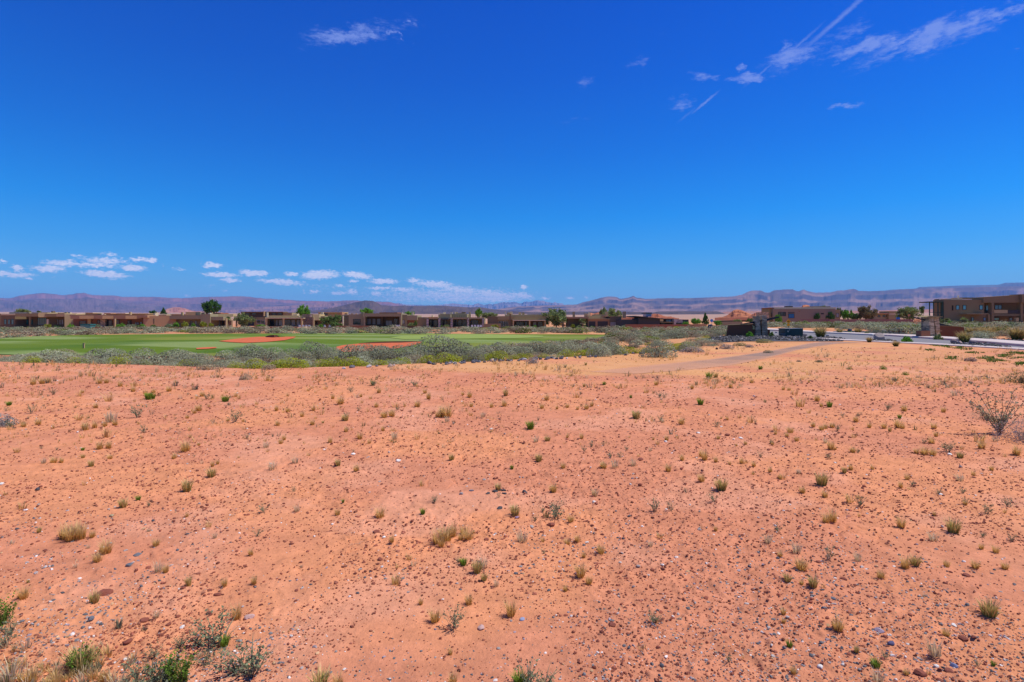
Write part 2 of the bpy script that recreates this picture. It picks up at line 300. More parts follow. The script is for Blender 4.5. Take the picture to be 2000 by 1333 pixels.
# ------------------------------------------------------------------ mountains
def land(name, ridge, D0, W_, base_y, cols, seed, prof, nz=.10, back=.5, rough=.0, mat=None, ncol=700, nrow=46, gul=14, band=None):
    x0, x1 = ridge[0][0], ridge[-1][0]; xs = np.linspace(x0, x1, ncol)
    ry = np.interp(xs, [p[0] for p in ridge], [p[1] for p in ridge])
    kk = np.array([.25, .5, .25]); ry[1:-1] = np.convolve(ry, kk, 'valid')
    ry = ry-rough*(fbm(xs/7+seed, xs*0+seed, 3)-.5)*2
    s = np.concatenate([np.linspace(0, 1, nrow), 1+np.linspace(.06, back, 8)])
    Sg, Xg = np.meshgrid(s, xs, indexing='ij')
    gl = fbm(Xg/gul+seed*3, Sg*1.2+seed, 4)
    wv = 4*Sg*(1-np.clip(Sg, 0, 1)); wv = np.clip(wv, 0, 1)
    s2 = np.clip(Sg+nz*3*(gl-.5)*wv, 0, 1)
    zr = EYE-(ry-HZ)/F*D0; zb = EYE-(base_y-HZ)/F*(D0-W_)
    h = np.interp(s2, [p[0] for p in prof], [p[1] for p in prof])
    Z = zb+(zr[None]-zb)*h
    Z = np.where(Sg > 1, zr[None]-(Sg-1)/back*(zr[None]-zb)*.9, Z)
    Yd = D0-W_+W_*Sg
    X = (Xg-1000)/F*Yd; V = np.stack([X, Yd, Z], -1)
    V[0, :, 2] -= 40*D0/10000
    t = (Z-zb)/(np.max(zr)-zb+1e-6)
    nzz = fbm(Xg/9+seed, Sg*9, 4); c = np.zeros(V.shape); c[:] = cols[0]
    c = mixc(c, np.array(cols[1]), smooth(.42, .62, fbm(Xg/30+seed, Sg*4+seed, 4)))
    hp = h+.05*(nzz-.5)
    for (a, b, cc, amt) in (band or []):
        c = mixc(c, np.array(cc), amt*smooth(a-.03, a+.01, hp)*(1-smooth(b-.01, b+.03, hp))*smooth(.3, .5, fbm(Xg/22+seed*2, hp*3, 3)))
    c = c*(.8+.4*nzz[..., None])*(.66 if D0 == 17000 else .66 if D0 == 14000 else .7 if D0 > 8000 else .44 if D0 > 7000 else .85)
    o = mesh(name, V.reshape(-1, 3), idx(len(s), ncol), mat or mtn, col=c.reshape(-1, 3), smooth_=False)
    return tag(o, kind='structure')
mtn = material('mountain_rock', (1, 1, 1), attr=True, var=.22, scale=.02, rough=1, spec=0)
terr = [(0, 0), (.25, .14), (.4, .30), (.47, .48), (.6, .56), (.78, .70), (.86, .90), (1, 1)]
soft = [(0, 0), (.3, .2), (.6, .55), (.85, .9), (1, 1)]
cliffs = [(0, 0), (.3, .15), (.45, .25), (.55, .6), (.7, .7), (.8, .95), (1, 1)]
land('mountains', [(-500,590),(-200,584),(0,582.5),(20,583),(38,578),(55,575.5),(85,572.5),(105,575),(120,577),(140,575.5),(148,573),(165,572.5),(178,576),(190,577),(228,578),(240,580.5),(300,580),(330,582),(360,583),(380,581),(420,580),(450,579),(480,579.5),(500,582),(540,585),(575,587),(600,588),(640,589),(690,587),(760,590),(800,600)], 17000, 5200, 611,
     [(.36, .17, .14), (.24, .13, .13)], 3, terr, nz=.06, rough=.8, gul=26, band=[(.28, .5, (.16, .10, .11), .5), (.72, .92, (.5, .2, .15), .8)])
land('mountains', [(-500,592),(-60,589),(0,586),(40,588),(80,584),(110,584),(135,585),(170,581),(185,583),(200,586),(225,586),(245,591),(270,594),(310,598),(350,602),(400,606),(440,610)], 12500, 3300, 611.5,
     [(.25, .15, .15), (.17, .11, .12)], 5, soft, nz=.10, rough=.8, gul=24)
land('mountains', [(440,603),(500,600),(560,598),(620,594),(660,590),(690,588.5),(702,592),(740,600),(760,606)], 13500, 2600, 611.5, [(.42, .2, .15), (.24, .13, .13)], 8, terr, nz=.12, rough=.4)
land('red_hills', [(310,611),(322,605),(336,601),(350,600.5),(362,603),(375,607),(392,609),(420,610),(440,611.5)], 6000, 900, 612.5, [(.55, .26, .16), (.42, .17, .11)], 9, soft, nz=.2, rough=.8, ncol=200)
land('hills', [(560,611.5),(600,608),(625,606),(650,601.5),(680,594.5),(700,589.5),(714,587.2),(728,588),(738,592.5),(745,596.5),(770,598),(790,597),(800,598),(870,597.5),(880,598.5),(920,601),(935,600),(960,604),(1000,608),(1060,611)], 7500, 2400, 612,
     [(.27, .17, .13), (.20, .13, .11)], 12, soft, nz=.12, rough=.3, gul=20)
land('far_peaks', [(700,600),(740,597.5),(762,593.5),(770,592.5),(778,592),(790,595),(850,596.5),(868,594.5),(890,593.5),(915,596),(925,595.5),(935,592.5),(945,596),(955,593.8),(963,595.5),(980,591),(1005,590.5),(1017,592.5),(1025,590),(1040,589.5),(1050,587),(1062,587.2),(1066,590),(1073,591.5),(1079,593.5),(1084,590.8),(1090,592.5),(1099,593.5),(1104,597),(1200,600)], 27500, 3500, 606,
     [(.5, .34, .3), (.25, .2, .22)], 15, cliffs, nz=.16, rough=1.2, gul=5)
land('mesa', [(960,606),(1000,600),(1040,597.5),(1060,597),(1100,596),(1128,595),(1140,590.5),(1160,586),(1172,582.5),(1185,579.8),(1204,580),(1211,584),(1222,582.8),(1230,581),(1236.5,578.2),(1243,581.5),(1260,584.2),(1300,583),(1350,582.8),(1390,581),(1430,579.5),(1450,576),(1462,569.8),(1470,568),(1486,567.6),(1494,571.5),(1503,572),(1512,567.5),(1530,565.8),(1549,565.6),(1556,569.3),(1562,569),(1569,565.8),(1578,569.5),(1592,572.2),(1622,571.5),(1638,567.8),(1648,568),(1662,565),(1670,564.8),(1676,568.5),(1700,569),(1740,568),(1760,566),(1790,565),(1840,563),(1900,562),(1960,560),(2040,558),(2400,552)], 14000, 5200, 611,
     [(.48, .27, .19), (.22, .14, .12)], 21, [(0, 0), (.2, .1), (.34, .22), (.40, .36), (.55, .44), (.68, .56), (.75, .74), (.9, .86), (1, 1)], nz=.085, rough=.5, gul=26, ncol=1100, nrow=64, band=[(.24, .38, (.11, .08, .10), .8), (.54, .74, (.10, .08, .11), .85), (.9, 1.1, (.16, .11, .12), .5)])
land('far_mesa', [(1560,576),(1620,573),(1700,571),(1745,566),(1760,565.5),(1790,564),(1796,561),(1840,559.5),(1880,558),(1930,557),(1950,556.5),(1963,553),(2000,552),(2100,549),(2400,546)], 17500, 3000, 600, [(.2, .2, .2), (.16, .15, .16)], 27, soft, nz=.1, rough=.3)
land('basalt_mesa', [(1030,611.5),(1060,610.5),(1100,609),(1240,609.6),(1275,611),(1287,608.6),(1340,608.3),(1400,608.6),(1411,611),(1424,617),(1440,623)], 2900, 420, 619, [(.13, .10, .105), (.09, .075, .085)], 31, soft, nz=.1, rough=.2, ncol=300)
land('red_flats', [(1395,612.5),(1420,609),(1500,608),(1600,607.5),(1700,607),(1760,606),(1830,604),(1900,602),(2050,600),(2300,600)], 4200, 900, 613.5, [(.46, .22, .15), (.38, .19, .14)], 33, soft, nz=.1, rough=.4, ncol=300)

# ------------------------------------------------------------------ stones
def ico():
    p = (1+5**.5)/2
    v = np.array([(-1, p, 0), (1, p, 0), (-1, -p, 0), (1, -p, 0), (0, -1, p), (0, 1, p), (0, -1, -p), (0, 1, -p), (p, 0, -1), (p, 0, 1), (-p, 0, -1), (-p, 0, 1)])/math.hypot(1, p)
    f = np.array([(0, 11, 5), (0, 5, 1), (0, 1, 7), (0, 7, 10), (0, 10, 11), (1, 5, 9), (5, 11, 4), (11, 10, 2), (10, 7, 6), (7, 1, 8), (3, 9, 4), (3, 4, 2), (3, 2, 6), (3, 6, 8), (3, 8, 9), (4, 9, 5), (2, 4, 11), (6, 2, 10), (8, 6, 7), (9, 8, 1)])
    return v, f
IV, IF = ico()
def sub(v, f):
    v = list(map(tuple, v)); d = {}; nf = []
    def mid(a, b):
        k = (min(a, b), max(a, b))
        if k not in d:
            m = (np.array(v[a])+np.array(v[b])); m /= np.linalg.norm(m); v.append(tuple(m)); d[k] = len(v)-1
        return d[k]
    for a, b, c in f:
        x, y, z = mid(a, b), mid(b, c), mid(c, a); nf += [(a, x, z), (b, y, x), (c, z, y), (x, y, z)]
    return np.array(v), np.array(nf)
IV2, IF2 = sub(IV, IF); IV3, IF3 = sub(IV2, IF2)
def stones(n, pos, size, colr, flat=.7):
    """n chunky stones merged: pos (n,3), size (n,), colr (n,3)"""
    ax = R.uniform(.6, 1.25, (n, 1, 3))*np.array((1, 1, flat)); V = IV[None]*(1+R.uniform(-.28, .28, (n, 12, 1)))*ax*size[:, None, None]
    a = R.uniform(0, 6.28, n); c, s = np.cos(a)[:, None], np.sin(a)[:, None]
    x = V[..., 0]*c-V[..., 1]*s; y = V[..., 0]*s+V[..., 1]*c
    V = np.stack([x, y, V[..., 2]], -1)+pos[:, None]
    Fc = (IF[None]+12*np.arange(n)[:, None, None]).reshape(-1, 3)
    return V.reshape(-1, 3), Fc, np.repeat(colr, 12, 0)
PAL = np.array([(.25, .075, .045), (.32, .10, .06), (.40, .15, .09), (.20, .06, .04), (.17, .165, .165), (.10, .10, .11), (.42, .36, .33), (.75, .66, .6), (.62, .38, .2), (.35, .27, .29)])
N = 120000
py = 674+(1400-674)*R.uniform(0, 1, N)**np.where(R.uniform(0, 1, N) < .45, 2.2, .95); pxr = R.uniform(-250, 2250, N)
D = EYE*F/(py-HZ); X = (pxr-1000)/F*D; Y = D
Z = tz(X, Y)+micro(X, Y)
sz = (.0018+.00068*D)*np.exp(np.clip(R.normal(0, .5, N), -1, 1.15))
dens = fbm(X*.8, Y*.8, 3); right = smooth(900, 1900, pxr)
keep = R.uniform(0, 1, N) < smooth(.30, .62, dens+.12*right)*.9+.16
gravel = smooth(960, 1150, py)*np.where(pxr < 800, 1, .6)*smooth(.35, .6, fbm(X*.9+50, Y*.9, 3))
u = R.uniform(0, 1, N); ci = np.where(u < .75*gravel, R.choice([4, 5, 6, 7, 8, 9], N, p=[.34, .2, .16, .1, .08, .12]), R.choice([0, 1, 2, 3, 6, 7], N, p=[.34, .30, .15, .17, .02, .02]))
inzone = (Y < EYE*F/(np.interp(pxr, _ex, _ey)-HZ)+1)
edge_right = ((pxr > 1000) & (py < 735) & (R.uniform(0, 1, N) < .35)) | ((pxr > 1150) & (np.abs(py-np.interp(pxr, [1200, 1300, 1400, 1500, 1600, 1700, 2300], [725, 716, 706, 692, 672, 664, 664])) < 10)) | ((pxr > 1560) & (py < np.interp(pxr, [1560, 2300], [672, 712])))
sz = np.where(py < 735, sz*.7, sz)
k = keep & inzone & ~edge_right
V, Fc, cc = stones(k.sum(), np.stack([X, Y, Z+sz*.15], -1)[k], sz[k], PAL[ci[k]]*R.uniform(.75, 1.25, (k.sum(), 1)))
tag(mesh('pebbles', V, Fc, MST, col=cc), 'maroon clods and grey, blue and white pebbles strewn over the red ground', 'pebbles', kind='stuff')
def stone_mesh(seed, c, flat=.6, lvl=2):
    r = np.random.RandomState(seed); v, f = (IV2, IF2) if lvl == 1 else (IV3, IF3)
    w = v.copy()
    for q in range(7):
        d = r.normal(size=3); d /= np.linalg.norm(d); off = r.uniform(.55, .85); p = w@d; w = w-np.clip(p-off, 0, None)[:, None]*d*.9
    w = w*(1+.08*(fbm(v[:, 0]*3+seed, v[:, 1]*3+v[:, 2]*2, 2)-.5))[:, None]*np.array((1, .8, flat))
    cc = np.array(c)*(1+.35*(fbm(v[:, 0]*4+seed, v[:, 2]*4, 3)-.5))[:, None]
    return mesh('rock', w, f, MST, col=cc, link=False)
MAR, BLU, DRK, WHT, PNK, GRY, TAN_ = (.26, .08, .05), (.16, .165, .185), (.07, .065, .07), (.8, .74, .68), (.6, .38, .33), (.3, .27, .27), (.5, .3, .16)
CN = {MAR: 'maroon', BLU: 'slate blue', DRK: 'black', WHT: 'white', PNK: 'pale pink', GRY: 'grey', TAN_: 'tan'}
RK = [(778,901,6,WHT,'small bright white stone alone on bare red soil in the middle distance'),(3,947,5,WHT,'white stone at the left edge of the view level with the black stone'),
(73,958,7,DRK,'shiny black stone on bare red soil near the left edge'),(967,961,6,DRK,'largest of the dark stones under a small grey tuft'),(975,958,6,DRK,'dark stone leaning on the cluster below a grey tuft'),(984,960,5,DRK,'dark stone at the right end of the cluster below a grey tuft'),(953,965,5,DRK,'dark stone just left of the dark cluster'),(985,966,5,DRK,'flat dark stone just in front of the dark cluster'),(1025,963,7,DRK,'dark grey stone alone right of the dark stone cluster'),
(976,994,7,DRK,'small dark twisted stone below the dark stone cluster'),(1010,1012,5,(.3,.2,.3),'small purple stone beside a green tuft'),(900,967,5,GRY,'flat grey stone left of the dark cluster'),(921,961,5,GRY,'thin flat grey stone between two others'),
(735,1042,8,MAR,'angular maroon stone above a small white one'),(750,1052,4,WHT,'small white stone just below an angular maroon one'),(743,1093,7,MAR,'round maroon stone below a pinkish clay patch'),(950,1056,6,MAR,'red stone right of the wide straw tuft cluster'),(1077,1030,8,MAR,'maroon stone below a twiggy grey weed'),
(1097,1052,6,MAR,'wedge shaped dark red stone right of the twiggy weed'),(1160,981,4,WHT,'small white stone in line with a straw tuft'),(812,1130,5,MAR,'round red stone among gravel'),(205,1160,14,MAR,'large rounded maroon clod behind a straw tuft'),(281,1214,10,MAR,'long dark red clod in the near gravel'),(329,1222,6,MAR,'dark red wedge stone right of a long clod'),(250,1256,9,MAR,'round dark red stone above the near dry grass'),(378,1250,7,MAR,'dark red stone beside the near weeds'),(487,1208,10,PNK,'flat pale pink stone right of a straw tuft'),(425,1163,8,MAR,'tilted dark red stone with a pale grass stem'),(410,1158,6,MAR,'dark red stone left of a tilted one'),
(267,1086,7,BLU,'small slate stone above another in the left gravel'),(254,1106,8,BLU,'flat slate stone in the left gravel'),(178,1214,7,BLU,'tilted slate blue stone in the near left gravel'),(356,1227,6,WHT,'whitish stone in the near gravel'),(218,1009,6,(.45,.35,.2),'long tan chip of wood like stone'),
(1717,1234,9,(.4,.3,.36),'lilac flat stone in the near right gravel'),(1730,1248,6,MAR,'round maroon stone below the lilac stone'),(1740,1263,8,(.12,.11,.2),'dark blue stone below the lilac and maroon ones'),(1798,1318,13,MAR,'largest maroon stone at the bottom right'),(1855,1314,11,MAR,'maroon stone right of the largest one'),(1836,1331,8,MAR,'maroon stone cut by the bottom edge'),(1862,1300,8,(.2,.22,.36),'pale blue wedge stone above a maroon stone'),(1880,1250,10,MAR,'tilted maroon stone right of a straw tuft'),(1863,1222,6,WHT,'white flat stone in the right gravel'),(1829,1302,6,WHT,'whitish round stone above the maroon ones'),(1598,1100,6,MAR,'round maroon stone right of a straw tuft'),(1646,1131,6,MAR,'round maroon stone on a bare red patch'),(1887,1126,8,MAR,'oval maroon stone in the middle right'),(1610,1193,6,BLU,'slate blue stone in the right gravel'),(1626,1170,6,BLU,'flat grey blue stone in the right gravel'),(1602,1303,7,WHT,'white stone lying beside a thin twig'),(1838,968,5,WHT,'white flat stone between two grey weeds'),(1855,889,5,WHT,'long thin white stone chip beyond a straw tuft'),(1300,864,4,WHT,'white stone on the pebbly red ground'),(1364,846,4,WHT,'white stone in the middle distance'),(1447,857,5,WHT,'larger white stone in the middle distance'),(1160,981,4,WHT,'white pointed stone near the middle'),(1420,851,6,MAR,'long dark maroon stone on the pebbly ground'),(1250,899,8,MAR,'patch of dark maroon clods with a pale tuft'),(960,840,4,WHT,'white stone left of a pale tuft'),(1195,1222,9,MAR,'maroon stone beside a straw tuft'),(1020,1210,6,(.3,.32,.45),'lavender stone in the near gravel'),(940,1226,9,PNK,'flat pale pink stone in the near middle'),(690,888,5,WHT,'pale chip on smooth red soil'),(1694,853,4,MAR,'flat dark maroon slab beyond a tuft'),(1310,868,5,MAR,'maroon stone beside a white one')]
seen = set()
rock_me = {}
for i, (x, y, hw, c, lb) in enumerate(RK):
    if lb in seen: continue
    seen.add(lb)
    X, Y, Z = ground(x, y); X = float(X)
    r = hw*Y/F
    key = (c, i % 3)
    if key not in rock_me: rock_me[key] = stone_mesh(i*7+1, c, random.uniform(.45, .7))
    o = inst(rock_me[key], 'stone', (X, Y, Z+float(micro(X, Y))+r*.18), random.uniform(0, 6.28), (r, r, r))
    tag(o, lb, 'stone', 'larger stones lying on the red ground')
# lava gravel lumps + riprap
def on_bed(poly, n, s0, s1):
    P = np.array(poly, float); out = []
    while len(out) < n:
        x = R.uniform(P[:, 0].min(), P[:, 0].max()); y = R.uniform(P[:, 1].min(), P[:, 1].max()); c = False
        for a, b in zip(P, np.roll(P, -1, 0)):
            if (a[1] > y) != (b[1] > y) and x < (b[0]-a[0])*(y-a[1])/(b[1]-a[1])+a[0]: c = not c
        if c: out.append(ground(x, y))
    return np.array(out), R.uniform(s0, s1, n)
beds = [([(1375,668),(1380,662),(1400,657.5),(1500,656.5),(1560,658),(1620,663.5),(1650,667),(1560,666.5),(1500,664.6),(1440,668.5),(1400,670)], 1500, .05, .13), ([(1625,650),(1640,646.5),(1720,649),(1830,659),(1735,655.5)], 400, .05, .14), ([(1890,667),(1900,661),(1960,663),(2100,671),(2100,684),(2000,674)], 700, .04, .12),
        ([(1587,661),(1605,657),(1640,660),(1655,662.6),(1620,663)], 200, .04, .1), ([(1700,668),(1710,662),(1740,664),(1755,668.5)], 200, .04, .1), ([(1852,674),(1875,669),(1930,671),(1975,678),(1965,682),(1900,678)], 500, .04, .09)]
VV, FF, CC, off = [], [], [], 0
for p, n, a, b in beds:
    P, s = on_bed(p, n, a, b); cl = np.array((.10, .092, .088))*R.uniform(.3, 1.7, (n, 1)); cl[R.uniform(0, 1, n) < .08] = (.4, .36, .36)
    P[:, 2] += s*.3; v, f, c = stones(n, P, s, cl, .8); VV.append(v); FF.append(f+off); CC.append(c); off += len(v)
tag(mesh('lava_gravel', np.concatenate(VV), np.concatenate(FF), lava, col=np.concatenate(CC)), 'heaped black lava rock mulch around the entrance walls', 'gravel', kind='stuff')
rip = [stone_mesh(100+k, c, .75, 1) for k, c in enumerate([(.09, .09, .11), (.16, .15, .17), (.5, .45, .45), (.3, .22, .2), (.12, .11, .12)])]
rpx = np.concatenate([R.uniform(870, 1075, 60), R.uniform(1075, 1260, 26), R.uniform(1260, 1420, 14), R.uniform(660, 870, 10)])
for x in rpx:
    y = np.interp(x, [660, 870, 930, 1080, 1250, 1330, 1420], [721, 712, 708.5, 702, 692.5, 687, 677])+R.uniform(-2.2, 1.2); X, Y, Z = ground(x, y); r = R.uniform(.05, .13)
    o = inst(rip[R.choice(5, p=[.35, .25, .15, .1, .15])], 'riprap_rock', (X, Y, Z+r*.3), R.uniform(0, 6.28), (r, r*R.uniform(.7, 1), r*R.uniform(.7, 1)))
    tag(o, 'angular dark or pale broken rock in the line edging the red lot', 'rock', 'broken rocks edging the red lot')

# ------------------------------------------------------------------ plants
def tube(p, r, n=6):
    V = []; Fq = []
    p = [np.array(q, float) for q in p]
    for i, q in enumerate(p):
        for k in range(n):
            a = 6.283*k/n; V.append(q+np.array((math.cos(a)*r[i], math.sin(a)*r[i], 0)))
    for i in range(len(p)-1):
        for k in range(n): Fq.append((i*n+k, i*n+(k+1) % n, (i+1)*n+(k+1) % n, (i+1)*n+k))
    return np.array(V), np.array(Fq)
def tri_blades(n, h, spread, lean, w, cb, ct, seed, jit=.25):
    r = np.random.RandomState(seed); a = r.uniform(0, 6.28, n); rad = spread*np.sqrt(r.uniform(0, 1, n)); hh = h*r.uniform(.5, 1, n); ln = lean*h*r.uniform(.1, 1, n)
    a2 = a+r.normal(0, .5, n); B = np.stack([rad*np.cos(a), rad*np.sin(a), 0*a-.01], -1)
    d = np.stack([np.cos(a2), np.sin(a2), 0*a], -1); s = np.stack([-np.sin(a2+r.normal(0, .9, n)), np.cos(a2), 0*a], -1)*(w*r.uniform(.6, 1.3, n))[:, None]
    Mm = B+d*(ln*.35)[:, None]+np.array((0, 0, 1))*(hh*.6)[:, None]; T = B+d*ln[:, None]+np.array((0, 0, 1))*hh[:, None]
    V = np.stack([B-s, B+s, Mm-s*.8, Mm+s*.8, T], 1).reshape(-1, 3)
    Fc = np.array([(0, 1, 3), (0, 3, 2), (2, 3, 4)])[None]+5*np.arange(n)[:, None, None]
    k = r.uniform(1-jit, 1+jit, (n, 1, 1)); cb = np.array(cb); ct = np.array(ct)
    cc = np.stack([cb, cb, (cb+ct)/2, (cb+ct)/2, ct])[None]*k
    return V, Fc.reshape(-1, 3), cc.reshape(-1, 3)
def leaves(P, size, colr, r, up=.3, out=None):
    n = len(P); nrm = r.normal(size=(n, 3)); nrm[:, 2] = np.abs(nrm[:, 2])+up
    if out is not None: nrm = r.normal(size=(n, 3))*.55+out; nrm /= np.linalg.norm(nrm, axis=1)[:, None]
    t = np.cross(nrm, r.normal(size=(n, 3))); t /= np.linalg.norm(t, axis=1)[:, None]+1e-9; b = np.cross(nrm, t)
    s = (size*r.uniform(.6, 1.4, n))[:, None]; V = np.stack([P-t*s, P-b*s*.55, P+t*s, P+b*s*.55], 1).reshape(-1, 3)
    return V, (np.arange(4)[None]+4*np.arange(n)[:, None]), np.repeat(colr, 4, 0)
def join(parts):
    VV, T3, T4, CC, off = [], [], [], [], 0
    for v, f, c in parts:
        VV.append(v); (T3 if f.shape[1] == 3 else T4).append(f+off); CC.append(c); off += len(v)
    Fl = [np.concatenate(t) for t in (T3, T4) if t]
    return np.concatenate(VV), Fl, np.concatenate(CC)
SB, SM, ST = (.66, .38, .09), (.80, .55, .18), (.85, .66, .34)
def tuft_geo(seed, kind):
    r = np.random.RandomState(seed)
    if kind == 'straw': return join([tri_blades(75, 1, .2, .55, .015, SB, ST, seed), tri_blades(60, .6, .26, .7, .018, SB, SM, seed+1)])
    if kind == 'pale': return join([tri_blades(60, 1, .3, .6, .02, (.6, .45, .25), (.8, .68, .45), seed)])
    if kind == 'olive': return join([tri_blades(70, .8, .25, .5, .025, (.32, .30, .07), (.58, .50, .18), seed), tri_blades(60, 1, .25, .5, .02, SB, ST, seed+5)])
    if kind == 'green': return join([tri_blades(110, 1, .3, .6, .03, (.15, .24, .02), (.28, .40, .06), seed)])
    if kind == 'weed':
        ps = [tri_blades(12, 1, .12, 1.1, .02, (.2, .16, .1), (.22, .24, .16), seed)]
        P = []; 
        for k in range(12):
            a = r.uniform(0, 6.28); l = r.uniform(.2, 1.0); hh = r.uniform(.4, 1)
            for q in range(26):
                t = r.uniform(.2, 1); P.append((math.cos(a)*l*t*.9+r.normal(0, .05), math.sin(a)*l*t*.9+r.normal(0, .05), hh*t**.8+r.normal(0, .04)))
        P = np.array(P); ps.append(leaves(P, .033, np.array((.22, .25, .14))*r.uniform(.6, 1.4, (len(P), 1)), r)); return join(ps)
    if kind == 'herb':
        P = []
        for k in range(34):
            a = r.uniform(0, 6.28); l = r.uniform(.1, .6); hh = r.uniform(.5, 1); b0 = r.normal(0, .12, 2)
            for q in range(30):
                t = r.uniform(.1, 1); P.append((b0[0]+math.cos(a)*l*t+r.normal(0, .03), b0[1]+math.sin(a)*l*t+r.normal(0, .03), hh*t+r.normal(0, .03)))
        P = np.array(P); return join([leaves(P, .028, np.array((.13, .22, .03))*r.uniform(.5, 1.5, (len(P), 1)), r), tri_blades(30, .9, .15, .5, .01, (.2, .2, .08), (.2, .25, .06), seed)])
def shrub_geo(seed, c1, c2, n=1300, size=.045, twig=(.2, .13, .09), h=.78, lumps=9, inner=.35, spiky=0):
    r = np.random.RandomState(seed); L = r.normal(size=(lumps, 3)); L[:, 2] = np.abs(L[:, 2])*.8; L /= np.linalg.norm(L, axis=1)[:, None]; Lr = r.uniform(.25, .45, lumps)
    d = r.normal(size=(n, 3)); d[:, 2] = np.abs(d[:, 2]); d /= np.linalg.norm(d, axis=1)[:, None]
    rad = .62+np.max(np.where((d@L.T) > .6, ((d@L.T)-.6)/.4*Lr[None], 0), 1)+r.normal(0, .04, n)
    rad *= np.where(r.uniform(0, 1, n) < inner, r.uniform(.35, .9, n), 1); rad += spiky*r.exponential(.1, n)
    P = d*rad[:, None]*np.array((1, 1, h)); P[:, 2] = np.maximum(P[:, 2], .0)
    t = fbm(P[:, 0]*3+seed, P[:, 1]*3+P[:, 2]*3, 2)[:, None]; cc = (np.array(c1)*(1-t)+np.array(c2)*t)*r.uniform(.7, 1.3, (n, 1))
    ps = [leaves(P, size, cc, r, .4, out=d+np.array((0, 0, .3))), tri_blades(40, .75*h, .2, 1.0, .015, twig, twig, seed)]
    return join(ps)
def mk(name, geo, mat=MV): v, f, c = geo; return mesh(name, v, f, mat, col=c, link=False)
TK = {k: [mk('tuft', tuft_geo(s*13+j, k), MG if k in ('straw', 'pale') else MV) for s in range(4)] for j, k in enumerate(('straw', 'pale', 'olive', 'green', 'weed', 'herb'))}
TW = {'straw': 1.0, 'pale': 1.0, 'olive': 1.0, 'green': 1.0, 'weed': .9, 'herb': .9}
TL = {'straw': ('dry_grass_tuft', 'dry golden straw grass tuft standing on bare red soil', 'grass tuft', 'golden straw tufts on the red lot'),
      'pale': ('dry_grass_tuft', 'bleached pale straw tuft on bare red soil', 'grass tuft', 'bleached pale tufts on the red lot'),
      'olive': ('dry_grass_tuft', 'straw tuft with olive green base on bare red soil', 'grass tuft', 'olive based tufts on the red lot'),
      'green': ('green_weed', 'small bright green low weed on bare red soil', 'weed', 'small green weeds on the red lot'),
      'herb': ('green_weed', 'feathery bright green herb in the near dry grass', 'weed', 'feathery green herbs nearest the camera'),
      'weed': ('desert_weed', 'sprawling grey green twiggy weed on bare red soil', 'weed', 'grey green twiggy weeds on the red lot')}
s_, p_, o_, g_, w_ = 'straw', 'pale', 'olive', 'green', 'weed'
